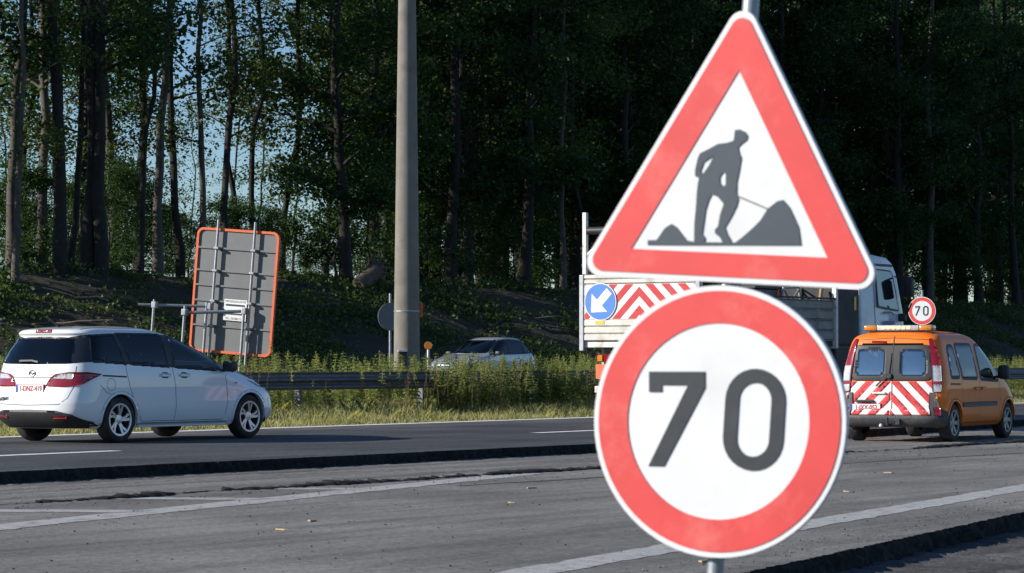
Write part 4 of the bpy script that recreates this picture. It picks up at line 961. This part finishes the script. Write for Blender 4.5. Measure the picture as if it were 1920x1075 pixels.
# tailboard: aluminium planks above and below the striped panel
for z0, z1 in ((1.475, 1.60), (1.605, 1.73), (1.735, 1.86), (2.49, 2.575), (2.58, 2.66)):
    b = MB(); b.prism([(0, z0), (.03, z0 + .02), (.03, z1 - .02), (0, z1)], -HW + .06, HW - .06, lambda x, z, h: (.0 - x, h, z)); b.box(0, .03, -HW + .06, HW - .06, z0, z1); b.build('tail_plank', MAT['aluminium_warm'], tk)
b = MB(); b.box(-.012, .03, -HW + .05, HW - .05, 1.865, 2.485); pn_ = b.build('striped_panel', MAT['white_film'], tk)
for sg in (-1, 1):
    for k in range(-4, 7):
        x0 = k * .33 - .02
        poly = [(sg * x0, 2.62), (sg * (x0 + .165), 2.62), (sg * (x0 + .165 + 1.0), 1.62), (sg * (x0 + 1.0), 1.62)]
        pc = clip(poly if sg > 0 else poly[::-1], boxhalf(-HW + .06, HW - .06, 1.87, 2.48) + [(-sg, 0, 0)])
        if len(pc) >= 3:
            b = MB(); b.prism(pc, .0125, .0155, lambda a, z, h: (-h, a, z)); b.build('red_stripe', MAT['red_film'], pn_)
fa_ = lambda a, z, h: (-.03 - h, .80 - a, 2.175 + z)
asn = plate('arrow_sign', circle(0, 0, .335, 56), -.01, .004, fa_, MAT['sign_white'], tk)
plate('blue_disc', circle(0, 0, .318, 56), .0045, .007, fa_, MAT['sign_blue'], asn)
rt = lambda pts: [((x - y) * .7071, (x + y) * .7071) for x, y in pts]     # arrow pointing down-left
arrow = rt([(-.27, 0), (-.02, .25 * .93), (-.02, .075), (.27, .075), (.27, -.075), (-.02, -.075), (-.02, -.25 * .93)])
plate('arrow', arrow, .0075, .0095, fa_, MAT['sign_white'], asn)
b = MB(); b.box(-.036, -.03, .72, .90, 1.775, 1.835); b.build('yellow_label', MAT['yellow_film'], tk)
# underrun bar, lights, wheels, mudguards
b = MB(); b.box(.25, .33, -1.1, 1.1, .55, .67, .01); b.build('underrun_bar', MAT['white_steel'], tk)
for y in (.95, .65, -.95, -.65):
    b = MB(); b.box(.3, .36, y - .03, y + .03, .67, 1.37); b.build('bracket', MAT['galvanised'], tk)
for sg in (-1, 1):
    b = MB(); b.box(.16, .24, sg * .84 - .16, sg * .84 + .16, 1.10, 1.24, .01); tl = b.build('tail_light', MAT['red_lens'], tk)
    b = MB(); b.box(.14, .165, sg * .92 - .05, sg * .92 + .05, 1.115, 1.225); b.build('indicator', MAT['amber_lens'], tl)
    b = MB(); b.box(.15, .17, sg * .84 - .17, sg * .84 + .17, .80, 1.06); b.build('marker_board', MAT['orange_edge'], tk)
def truck_wheel(x, y):
    make_wheel(tk, x, y, .48, .29, .29, 8, 'alloy_dirty', 0, .05)
for sg in (-1, 1):
    truck_wheel(1.55, sg * 1.0); truck_wheel(7.25, sg * 1.0)
    b = MB(); n = 14
    V = []; 
    for k in range(n + 1):
        a = R(10 + 160 * k / n)
        for rr, yy in ((.55, .82), (.55, 1.17), (.58, 1.17), (.58, .82)): V.append((1.55 + rr * math.cos(a), sg * yy, .48 + rr * math.sin(a)))
    b.add(V, [(4 * k + j, 4 * k + (j + 1) % 4, 4 * k + 4 + (j + 1) % 4, 4 * k + 4 + j) for k in range(n) for j in range(4)] + [(0, 1, 2, 3), (4 * n, 4 * n + 1, 4 * n + 2, 4 * n + 3)]); b.build('mudguard', MAT['black_plastic'], tk)
    b = MB(); b.box(2.6, 4.4, sg * 1.0 - .18, sg * 1.0 + .15, .62, 1.2, .05); b.build('side_tank' , MAT['dark_steel'], tk, True)
# between bed and cab: crane column, hoses, lockers
b = MB(); b.box(5.45, 5.85, -.35, .35, 1.0, 2.4, .04); b.tube([(5.65, 0, 2.3), (5.65, .3, 2.9), (5.6, .9, 2.6), (5.6, .95, 1.7)], .11, 10); b.build('crane', MAT['dark_steel'], tk)
b = MB(); b.box(5.40, 6.35, -1.12, -.45, 1.42, 2.50, .03); b.build('equipment_locker', MAT['dark_steel'], tk)
b = MB(); b.box(5.35, 6.2, -1.12, -.6, .65, 1.35, .03); b.build('battery_box', MAT['dark_steel'], tk)
b = MB(); b.box(6.12, 6.2, -1.135, -1.122, 2.1, 2.36); b.build('warning_label', MAT['yellow_film'], tk)
# cab
prof = [(6.46, .62), (8.28, .62), (8.36, .80), (8.36, 1.45), (8.30, 2.05), (8.12, 2.85), (7.98, 3.05), (7.75, 3.16), (7.2, 3.20), (6.60, 3.18), (6.48, 3.10)]
bm = bmesh.new(); CW = 1.14
vs1 = [bm.verts.new((x, -CW, z)) for x, z in prof]; vs2 = [bm.verts.new((x, CW, z)) for x, z in prof]; n = len(prof)
bm.faces.new(vs1[::-1]); bm.faces.new(vs2); [bm.faces.new((vs1[i], vs1[(i + 1) % n], vs2[(i + 1) % n], vs2[i])) for i in range(n)]
bmesh.ops.recalc_face_normals(bm, faces=bm.faces[:])
bmesh.ops.bevel(bm, geom=[e for e in bm.edges if abs(e.verts[0].co.y - e.verts[1].co.y) < .01], offset=.07, segments=4, affect='EDGES', profile=.5)
for v in bm.verts:      # the cab narrows a little towards the roof
    if v.co.z > 2.0: v.co.y *= 1 - .075 * (v.co.z - 2.0)
me = bpy.data.meshes.new('cab'); bm.to_mesh(me); bm.free(); me.materials.append(MAT['truck_white'])
me.polygons.foreach_set('use_smooth', [True] * len(me.polygons)); me.set_sharp_from_angle(angle=R(40)); cab = obj('cab', me, tk)
for sg in (-1, 1):
    yy = lambda z: sg * (CW * (1 - .075 * max(0, z - 2.0)))
    side = lambda a, z, h: (a, yy(z) + sg * h, z)
    dw = [(7.16, 2.20), (8.02, 2.13), (7.86, 2.82), (7.80, 2.88), (7.16, 2.90)]
    b = MB(); b.prism([(7.08, 1.0), (8.14, 1.0), (8.14, 2.0), (7.90, 2.93), (7.85, 2.97), (7.08, 2.98)], .002, .010, side); dr = b.build('cab_door', MAT['truck_white'], tk)
    b = MB(); b.prism(rounded(inset(dw, -.03), .06), .0105, .014, side); b.build('window_seal', MAT['black_plastic'], dr)
    b = MB(); b.prism(rounded(dw, .05), .0145, .017, side); b.build('window', MAT['black_gloss'], dr)
    b = MB(); b.box(7.14, 7.30, yy(1.9) + sg * .03 - .012, yy(1.9) + sg * .03 + .012, 1.68, 1.72); b.build('door_handle', MAT['black_plastic'], dr)
    b = MB(); b.prism([(6.50, 2.98), (7.95, 2.985), (7.90, 3.03), (6.50, 3.03)], -.02, .012, side); b.build('roof_trim', MAT['black_plastic'], tk)
    # mirrors on brackets
    b = MB(); b.box(8.02, 8.16, sg * 1.34 - .10, sg * 1.34 + .10, 2.38, 2.76, .04); mi = b.build('wing_mirror', MAT['black_plastic'], tk, True)
    b = MB(); b.tube([(8.05, sg * 1.05, 2.80), (8.09, sg * 1.38, 2.76), (8.09, sg * 1.40, 2.7)], .018, 8); b.tube([(8.1, sg * 1.08, 2.0), (8.09, sg * 1.30, 2.05), (8.09, sg * 1.40, 2.26)], .018, 8); b.build('mirror_bracket', MAT['black_plastic'], mi)
    b = MB(); b.box(8.02, 8.12, sg * 1.22 - .07, sg * 1.22 + .09, 1.90, 2.06, .03); b.build('kerb_mirror', MAT['black_plastic'], mi, True)
    obj('lettering', text_mesh('engie', .24, MAT['logo_blue'], (lambda sg: lambda x, y, h: (7.60 - sg * x, yy(1.87) + sg * (.013 + h), 1.87 + y))(sg), depth=.004), dr)
    arc_ = [(.0 + .26 * math.cos(R(a)), .10 * math.sin(R(a))) for a in range(20, 161, 10)] + [(.26 * math.cos(R(a)), .075 * math.sin(R(a)) - .012) for a in range(160, 19, -10)]
    b = MB(); b.prism(arc_, .0125, .015, lambda a, z, h: (7.60 + a, yy(2.02) + sg * h, 2.0 + z)); b.build('logo_arc', MAT['logo_blue'], dr)
    b = MB(); b.box(6.9, 7.6, sg * 1.05 - .08, sg * 1.05 + .08, .96, 1.0); b.build('step', MAT['dark_steel'], tk)
b = MB(); b.prism(rounded([(-.98, 2.12), (.98, 2.12), (.92, 2.86), (-.92, 2.86)], .08), 0, .006, lambda a, z, h: (8.285 - (z - 2.12) * .25 + .02 + h, a, z)); b.build('windscreen', MAT['glass_dark'], tk)
b = MB(); b.box(8.30, 8.42, -1.1, 1.1, .55, .95, .04); b.build('front_bumper', MAT['grey_plastic'], tk, True)
b = MB(); b.prism([(7.75, 3.08), (8.18, 2.90), (8.20, 2.95), (7.80, 3.14)], -.95, .95, lambda a, z, h: (a, h, z)); b.build('sun_visor', MAT['black_plastic'], tk)
# load in the bed: things of their own
cn = empty('traffic_cone', (46.3, 24.95, 1.52), 0, 'orange traffic cone standing in the bed of the works truck', 'cone')
b = MB(); b.lathe([(.13, .03), (.02, .95), (0, .95)], 20, lambda x, y, h: (x, y, h)); b.build('cone_body', MAT['orange_edge'], cn, True)
b = MB(); b.box(-.2, .2, -.2, .2, 0, .035, .01); b.build('cone_base', MAT['black_plastic'], cn)
b = MB(); b.lathe([(.104, .30), (.079, .50)], 20, lambda x, y, h: (x * 1.03, y * 1.03, h)); b.build('white_band', MAT['white_film'], cn, True)
fr_ = empty('folded_barrier', (45.9, 24.75, 1.52), R(4), 'folded grey metal barrier frame lying in the truck bed', 'barrier')
b = MB(); b.tube([(0, 0, .1), (.5, .1, .98), (1.2, .1, 1.0), (1.3, 0, .1)], .025, 8); b.tube([(.1, .05, .3), (1.2, .1, .95)], .02, 8); b.tube([(.5, .1, .98), (1.25, .05, .3)], .02, 8); b.build('tube_frame', MAT['galvanised'], fr_)
bx2 = empty('tool_box', (46.3, 25.3, 1.52), 0, 'dark plastic tool box in the truck bed behind the cab', 'box')
b = MB(); b.box(-.9, .2, -.35, .35, 0, .95, .04); b.build('box_body', MAT['grey_plastic'], bx2, True); b = MB(); b.box(-.92, .22, -.37, .37, .952, 1.0, .01); b.build('box_lid', MAT['black_plastic'], bx2)
bo = MB().add([], []); bo.prism([(0, 0), (.09, 0), (.36, .95), (.27, .95)], -.02, .02, lambda a, z, h: (46.7 + a, 24.4 + h, 1.54 + z)); bo.build('wooden_board', MAT['wood_pale'], label='pale wooden board leaning in the truck bed by the headboard', cat='board')

# ------------------------------------------------------------------ forest on the bank
def tube_arr(pts, rad, n):
    pts = np.asarray(pts, float); V = []; F = []
    for i, p in enumerate(pts):
        d = pts[min(i + 1, len(pts) - 1)] - pts[max(i - 1, 0)]; d /= np.linalg.norm(d) + 1e-9
        a = np.cross(d, [0, 0, 1] if abs(d[2]) < .9 else [1, 0, 0]); a /= np.linalg.norm(a); bb = np.cross(d, a)
        for k in range(n): t_ = 2 * math.pi * k / n; V.append(p + (a * math.cos(t_) + bb * math.sin(t_)) * rad[i])
    for i in range(len(pts) - 1):
        for k in range(n): F.append((i * n + k, i * n + (k + 1) % n, (i + 1) * n + (k + 1) % n, (i + 1) * n + k))
    return V, F
def leaf_quads(C_, size, r_, flat=.55):
    """C_ (n,3) centres -> rhombus leaves with random attitude"""
    n = len(C_); L_ = size * r_.uniform(.6, 1.35, n)
    d = r_.standard_normal((n, 3)); d[:, 2] *= flat; d /= np.linalg.norm(d, axis=1)[:, None]
    q = r_.standard_normal((n, 3)); q -= (q * d).sum(1)[:, None] * d; q /= np.linalg.norm(q, axis=1)[:, None]
    nn = np.cross(d, q)
    a = C_ - d * L_[:, None] * .5; c = C_ + d * L_[:, None] * .5
    w_ = L_ * r_.uniform(.28, .42, n)
    b_ = C_ + q * w_[:, None] + nn * (L_ * .12)[:, None]; e = C_ - q * w_[:, None] + nn * (L_ * .12)[:, None]
    V = np.stack([a, b_, c, e], 1).reshape(-1, 3)
    return V, np.arange(4 * n).reshape(n, 4)
def tree_template(seed, H, r0, base, cr, ncl, lpc, leaf, lean=0, nlimb=16, forks=0):
    r_ = np.random.default_rng(seed)
    zs_ = np.linspace(-.6, H, 16); off = np.cumsum(r_.normal(0, .10, (16, 2)), 0); off -= off[1]
    off += np.outer(np.clip(zs_, 0, None) / H, [lean * H, 0]); off[0] = off[1]
    pts = np.column_stack([off, zs_]); rad = r0 * np.clip(1 - zs_ / H * .85, .08, 1.0) ** .8; rad[0] = r0 * 1.35; rad[1] = r0 * 1.15
    V, F = tube_arr(pts, rad, 9); tips = []
    def at(z): return np.array([np.interp(z, zs_, pts[:, 0]), np.interp(z, zs_, pts[:, 1]), z])
    for k in range(nlimb):
        z = base + (H * .97 - base) * ((k + r_.uniform(0, 1)) / nlimb); a = r_.uniform(0, 6.28); frac = (z - base) / (H - base)
        ln = cr * (.55 + .6 * math.sin(math.pi * min(1, .18 + .8 * frac))) * r_.uniform(.7, 1.2)
        p = at(z); up = r_.uniform(.25, .8); path = [p]
        for j in range(1, 6):
            a += r_.normal(0, .22); path.append(path[-1] + np.array([math.cos(a), math.sin(a), up * (1.1 - .12 * j)]) * ln / 5)
        rr = max(.02, np.interp(z, zs_, rad) * .42) * np.linspace(1, .18, 6)
        v, f = tube_arr(path, rr, 6); n0 = len(V); V += v; F += [tuple(n0 + i for i in q) for q in f]
        tips += [(path[j], .3 + .25 * j) for j in (2, 3, 4, 5)]
        for j in (2, 3, 4):
            for _ in range(2):
                b_ = a + r_.uniform(-1.4, 1.4); l2 = ln * r_.uniform(.25, .5); q = [path[j], path[j] + np.array([math.cos(b_), math.sin(b_), r_.uniform(-.1, .6)]) * l2 * .5]
                q.append(q[1] + np.array([math.cos(b_ + .3), math.sin(b_ + .3), r_.uniform(-.3, .4)]) * l2 * .5)
                v, f = tube_arr(q, [rr[j] * .5, rr[j] * .35, .008], 5); n0 = len(V); V += v; F += [tuple(n0 + i for i in g) for g in f]
                tips += [(q[1], .6), (q[2], 1.0)]
    tips_p = np.array([t_[0] for t_ in tips]); wts = np.array([t_[1] for t_ in tips]); wts /= wts.sum()
    ci = r_.choice(len(tips_p), ncl, p=wts); cc = tips_p[ci] + r_.normal(0, .38, (ncl, 3)) * [1, 1, .7]
    csz = r_.uniform(.22, .55, ncl)
    cen = np.repeat(cc, lpc, 0) + r_.normal(0, 1, (ncl * lpc, 3)) * np.repeat(csz, lpc)[:, None] * [1, 1, .6]
    LV, LF = leaf_quads(cen, leaf, r_)
    return (V, F), (LV, LF)
TT = {}
def template(key, bark, leafm, *a, **k):
    (V, F), (LV, LF) = tree_template(*a, **k)
    TT[key] = (mesh('trunk', V, F, MAT[bark], True), fastmesh('crown', LV, LF, MAT[leafm]))
for k in range(3): template('dense%d' % k, 'bark_dark', 'leaf_forest', 100 + k, 23 + k, .26, 3.0, 3.6, 430, 46, .20, nlimb=28)
for k in range(3): template('tall%d' % k, 'bark_dark' if k else 'bark_pale', 'leaf_forest', 200 + k, 25, .21, 6.5, 2.6, 190, 38, .18, lean=(-.05, -.03, .02)[k], nlimb=16)
for k in range(3): template('slim%d' % k, 'bark_pale' if k == 0 else 'bark_dark', 'leaf_sparse', 300 + k, 19 + k, .13, 5, 1.9, 95, 34, .155, lean=(.02, -.02, .04)[k], nlimb=13)
for k in range(3): template('under%d' % k, 'bark_dark', 'leaf_forest', 400 + k, 7.5, .07, .4, 2.0, 190, 42, .17, nlimb=16)
for k in range(3): template('light%d' % k, 'bark_dark', 'leaf_sparse', 500 + k, 12 + 2 * k, .07, 1.5, 1.9, 90, 30, .15, nlimb=20)
th = R(33.8)
def at_x(px, p):
    t_ = (px - 960) / 5200
    return p * (math.cos(th) + t_ * math.sin(th)) / (math.sin(th) - t_ * math.cos(th))
tree_n = 0
def tree(key, s, p, sc, rz, label, group, name='tree', cat='tree'):
    global tree_n
    tree_n += 1
    tr, cr = TT[key]
    o = empty(name, (s, p, zbank(s, p) - .05), rz, label, cat, group); o.scale = (sc, sc, sc * random.uniform(.93, 1.08))
    obj('trunk', tr, o); obj('crown', cr, o)
ords = ['first', 'second', 'third', 'fourth', 'fifth', 'sixth', 'seventh', 'eighth', 'ninth', 'tenth', 'eleventh', 'twelfth', 'thirteenth', 'fourteenth', 'fifteenth', 'sixteenth', 'seventeenth', 'eighteenth', 'nineteenth', 'twentieth', 'twenty-first', 'twenty-second', 'twenty-third', 'twenty-fourth', 'twenty-fifth', 'twenty-sixth']
front = [(28, 66.5, 'slim0', .95, 0), (112, 67.5, 'tall1', 1.05, .3), (132, 69, 'slim1', 1, 1), (163, 67.5, 'tall2', 1.1, 3.6), (188, 67, 'tall1', 1.1, 2.0), (262, 67.5, 'slim1', .9, 2), (296, 70, 'tall0', .9, 0.4), (338, 71, 'slim1', 1.25, 4),
         (384, 70, 'slim0', 1.1, 3.1), (425, 70, 'slim2', 1.2, 0), (452, 74, 'slim2', 1, 1.2), (472, 72, 'slim1', 1.05, 2.5), (527, 73, 'slim2', 1.1, 5), (612, 73, 'slim0', .9, .8), (648, 69, 'dense0', .95, 1.1), (700, 72, 'dense1', 1, 2.2), (845, 70, 'dense2', 1, 4.2),
         (878, 71, 'tall1', 1, .7), (985, 69.5, 'dense0', 1.02, 3.3), (1055, 69, 'slim0', 1.15, 5.1), (1100, 70, 'slim2', 1.1, 1.9), (1180, 71, 'dense1', .95, .2), (1685, 70, 'dense2', 1, 1.5), (1742, 69, 'tall0', 1.1, 2.6), (1835, 70, 'dense0', 1, 5.6), (1905, 69, 'tall2', 1.1, .9)]
for k, (x, p, key, sc, rz) in enumerate(front):
    tree(key, at_x(x, p), p, sc, rz, '%s trunk from the left in the front row of trees on the bank' % ords[k], 'trees in the front row on the bank')
GB = 'tree standing deep in the dark wood on the bank'
rt_ = random.Random(5)
for row, (p0, n, x0, x1) in enumerate([(74, 21, 660, 1960), (79, 22, 680, 2000), (85, 20, 690, 2050), (92, 18, 700, 2050), (76, 7, -40, 270), (84, 5, -60, 260)]):
    for k in range(n):
        x = x0 + (x1 - x0) * (k + rt_.uniform(.15, .85)) / n; p = p0 + rt_.uniform(-2.2, 2.2); left = x < 520
        key = rt_.choice(['tall0', 'tall1', 'slim1', 'slim2', 'tall2'] if left else ['dense0', 'dense1', 'dense2', 'dense0', 'tall1'])
        tree(key, at_x(x, p), p, rt_.uniform(.85, 1.12), rt_.uniform(0, 6.28), GB, 'trees deep in the wood')
for k in range(9):   # the wood goes on to the left of the picture
    tree(rt_.choice(['dense0', 'tall1', 'dense2']), 58 + k * 1.35 + rt_.uniform(-.5, .5), 69 + (k * 7) % 13, rt_.uniform(.8, 1), rt_.uniform(0, 6), GB, 'trees deep in the wood')
for k in range(64):
    x = -40 + 2020 * (k + rt_.uniform(.1, .9)) / 64; p = rt_.choice([71.5, 74, 78, 83, 90]) + rt_.uniform(-1.5, 1.5)
    tree('under%d' % rt_.randrange(3), at_x(x, p), p, rt_.uniform(.45, .9) * (.55 if 280 < x < 620 else .8 if x < 560 else 1.05), rt_.uniform(0, 6.28), 'leafy shrub among the trunks at the edge of the wood', 'shrubs under the trees', 'shrub', 'shrub')
for k in range(9):
    x = -20 + 690 * (k + rt_.uniform(.1, .9)) / 9; p = rt_.uniform(74, 92)
    tree('light%d' % rt_.randrange(3), at_x(x, p), p, rt_.uniform(.75, 1.15), rt_.uniform(0, 6.28), 'slender young tree with thin see-through foliage in the left wood', 'young trees with thin foliage')
# low cover and litter on the bank
r_ = np.random.default_rng(77)
n = 12000; cs = r_.uniform(48, 190, n); cp = 55.5 + 14 * r_.random(n) ** .9
den = np.sin(cs * .35 + 1) * np.cos(cp * .6 + cs * .11) + .6 * np.sin(cs * .9 - cp * .5)
sel = den + r_.normal(0, .55, n) > .05; cs, cp = cs[sel], cp[sel]
cz = np.array([zbank(a, b_) for a, b_ in zip(cs, cp)])
lp = 26; cen = np.repeat(np.column_stack([cs, cp, cz + .12]), lp, 0) + r_.normal(0, 1, (len(cs) * lp, 3)) * [.42, .42, .09]
LV, LF = leaf_quads(cen, .15, r_, .5)
obj('bank_ground_cover', fastmesh('bank_ground_cover', LV, LF, MAT['leaf_ground']), label='patchy low green cover growing on the shaded bank', cat='ground cover', kind='stuff')
for x, y_, l, a, lab in [(150, 64.5, 2.2, .1, 'dead branch on the shaded bank straight above the white car'), (60, 62, 3.0, -.5, 'long dead branch on the bank at the far left'), (300, 63.5, 1.8, .4, 'dead branch on the bank just left of the grey board'), (960, 63, 2.5, -.3, 'dead branch on the bank above the silver hatchback'), (560, 64, 2.2, .15, 'dead branch on the bank just right of the grey board')]:
    s = at_x(x, y_); b = MB(); pts = [(i * l / 5, .06 * math.sin(i * 1.7), .05 + .02 * math.sin(i * 2.3)) for i in range(6)]; b.tube(pts, [.03, .032, .028, .024, .018, .01], 7)
    o = b.build('fallen_branch', MAT['dead_wood'], None, True, label=lab, cat='branch', group='fallen branches on the bank'); o.location = (s, y_, zbank(s, y_) + .03); o.rotation_euler = (0, -.05, -.9 + a)
# torn-out root plate
su, pu = at_x(690, 67), 67.0
st_ = empty('uprooted_stump', (su, pu, zbank(su, pu)), 0, 'pale torn tree stump with roots on the bank left of mast', 'stump')
b = MB(); b.tube([(-.7, 0, .15), (.1, 0, .5), (.5, 0, .75)], [.28, .33, .38], 11); b.build('stump', MAT['dead_wood'], st_, True)
for k in range(11):
    a = 2 * math.pi * k / 11; b = MB(); l = random.uniform(.35, .75)
    b.tube([(.45, .2 * math.cos(a), .75 + .2 * math.sin(a)), (.65, (.2 + l * .5) * math.cos(a), .75 + (.2 + l * .45) * math.sin(a)), (.7 + random.uniform(-.1, .2), (.2 + l) * math.cos(a + .2), max(.05, .75 + (.2 + l * .8) * math.sin(a + .2)))], [.11, .07, .02], 6); b.build('root', MAT['dead_wood'], st_, True)

# ------------------------------------------------------------------ median weeds and verge grass
def weed_template(seed, h, nodes, ll, lw, spike, droop=.35):
    r_ = np.random.default_rng(seed); V = []; F = []
    bend = r_.normal(0, .08, 2)
    P_ = lambda t_: np.array([bend[0] * t_ * t_ * h, bend[1] * t_ * t_ * h, h * t_])
    for t0, t1 in ((0, .5), (.5, 1)):
        a, b_ = P_(t0), P_(t1); k = len(V); w0 = .007 * (1.2 - t0); 
        V += [a + [w0, 0, 0], a + [-w0 * .5, w0, 0], a + [-w0 * .5, -w0, 0], b_ + [w0 * .7, 0, 0], b_ + [-w0 * .4, w0 * .7, 0], b_ + [-w0 * .4, -w0 * .7, 0]]
        F += [(k, k + 1, k + 4, k + 3), (k + 1, k + 2, k + 5, k + 4), (k + 2, k, k + 3, k + 5)]
    for i in range(nodes):
        t_ = .12 + .88 * i / nodes; c = P_(t_); a0 = i * 1.57 + r_.normal(0, .3); s_ = (1 - .65 * t_) if not spike else (1 - .5 * t_)
        for a in (a0, a0 + math.pi):
            d = np.array([math.cos(a), math.sin(a), 0]); q = np.array([-math.sin(a), math.cos(a), 0]); l = ll * s_ * r_.uniform(.7, 1.25); w_ = lw * s_; k = len(V)
            V += [c, c + d * l * .45 + q * w_ + [0, 0, l * .22], c + d * l * .45 - q * w_ + [0, 0, l * .22], c + d * l + [0, 0, l * (.2 - droop)]]
            F += [(k, k + 2, k + 3, k + 1)]
    if spike:
        for i in range(22):
            c = P_(.72 + .30 * i / 22); a = i * 2.4; l = .05 * (1.3 - i / 22); d = np.array([math.cos(a), math.sin(a), .6]) * l; q = np.array([-math.sin(a), math.cos(a), 0]) * .014; k = len(V)
            V += [c, c + d * .6 + q, c + d, c + d * .6 - q]; F += [(k, k + 1, k + 2, k + 3)]
    return np.array(V), np.array(F)
def scatter(name, temps, pos, mat, r_, smin, smax, label, cat):
    AV = []; AF = []; n0 = 0
    for p in pos:
        V, F = temps[r_.integers(len(temps))]; a = r_.uniform(0, 6.28); s_ = r_.uniform(smin, smax); tl = r_.normal(0, .09, 2)
        c, s2_ = math.cos(a), math.sin(a)
        W = np.column_stack([V[:, 0] * c - V[:, 1] * s2_ + tl[0] * V[:, 2], V[:, 0] * s2_ + V[:, 1] * c + tl[1] * V[:, 2], V[:, 2]]) * s_ + p
        AV.append(W); AF.append(F + n0); n0 += len(V)
    obj(name, fastmesh(name, np.concatenate(AV), np.concatenate(AF), MAT[mat]), label=label, cat=cat, kind='stuff')
r_ = np.random.default_rng(31)
wt = [weed_template(k, 1.0, 15, .19, .048, False) for k in range(5)]; wy = [weed_template(20 + k, 1.0, 16, .13, .03, True, .15) for k in range(4)]; wd_ = [weed_template(40 + k, 1.0, 7, .06, .008, True) for k in range(3)]
def field(n, s0, s1, p0, p1, clump=0):
    s = r_.uniform(s0, s1, n * 3); p = r_.uniform(p0, p1, n * 3)
    d = np.sin(s * .9 + 2) * np.cos(p * 1.1) + np.sin(s * 2.3 + p) * .6 + r_.normal(0, .5, len(s))
    k = np.argsort(-d)[: n * 2] if clump else np.arange(n * 3); k = r_.choice(k, n, replace=False)
    return np.column_stack([s[k], p[k], zground(p[k]) - .02])
scatter('green_weeds', wt, np.concatenate([field(3600, 24, 100, 32.75, 38.5, 1), field(90, 30, 90, 31.9, 32.42, 1), field(150, 45.3, 51.5, 31.7, 32.42)]), 'leaf_weed', r_, .5, 1.15, 'mass of leafy green weeds filling the median behind rail', 'weeds')
scatter('yellowing_weeds', wy, np.concatenate([field(800, 24, 100, 32.75, 37.5, 1), field(40, 30, 90, 31.9, 32.4, 1), field(60, 45.3, 51.5, 31.7, 32.42)]), 'leaf_yellow', r_, .5, 1.15, 'yellow-green flowering weeds mixed into the median growth', 'weeds')
scatter('dry_stalks', wd_, np.concatenate([field(200, 24, 100, 31.6, 37.5, 1), field(60, 38, 60, 31.2, 32.4, 1)]), 'dry_stalk', r_, .6, 1.1, 'brown dry seed stalks among the median weeds', 'weeds')
n = 80000; s = r_.uniform(20, 95, n); p = pedge(s) + .2 + (32.9 - 29.2) * r_.random(n) ** 1.1; z = zground(p - (pedge(s) - 29.0)) - .02
hgt = r_.uniform(.07, .24, n) * np.clip(.45 + (p - pedge(s)) * .35, .4, 1.25) * (1 + .45 * np.sin(s * 1.3) * np.sin(p * 2 + s * .4)); a = r_.uniform(0, 6.28, n); ln = r_.normal(0, .45, (n, 2)) * hgt[:, None]
bs = np.column_stack([s, p, z]); wv_ = np.column_stack([np.cos(a), np.sin(a), 0 * a]) * .006
tip = bs + np.column_stack([ln, hgt]); mid = bs + np.column_stack([ln * .35, hgt * .6])
V = np.stack([bs - wv_, bs + wv_, mid + wv_ * .8, tip, mid - wv_ * .8], 1).reshape(-1, 3)
obj('verge_grass', fastmesh('verge_grass', V, np.arange(5 * n).reshape(n, 5), MAT['grass_blade']), label='strip of sunlit dry grass between edge line and guard rail', cat='grass', kind='stuff')
# a few tall plants that stand out one by one
for k, (x, p, h, lab) in enumerate([(750, 32.3, 1.1, 'tall pale weed in front of the rail just left of mast'), (1008, 32.2, 1.15, 'tall yellow-green weed standing before the rail under silver car'), (1045, 32.2, .95, 'upright weed in front of rail, second left of truck'), (520, 33.4, 1.4, 'tall weed rising at the right edge of the grey board'), (1085, 32.2, .85, 'short leafy weed by the rail just left of truck')]):
    V, F = weed_template(60 + k, h, 22, .15, .028, True, .2); s = at_x(x, p)
    o = obj('tall_weed', fastmesh('tall_weed', V, F, MAT['leaf_yellow']), label=lab, cat='weed', group='tall weeds by the rail'); o.location = (s, p, float(zground(p)))
# amber warning lamp in the median
wl = empty('warning_lamp', (at_x(803, 38.5), 38.5, .2), 0, 'small amber warning lamp in weeds right of concrete mast', 'lamp')
b = MB(); b.tube([(0, 0, -.1), (0, 0, 1.18)], .03, 10); b.build('post', MAT['white_steel'], wl, True)
b = MB(); b.lathe([(0, -.03), (.09, -.03), (.1, 0), (.09, .03), (0, .03)], 20, lambda x, y, h: (h, x, 1.28 + y)); b.build('lens', MAT['amber_lens'], wl, True)
wl.rotation_euler.z = th
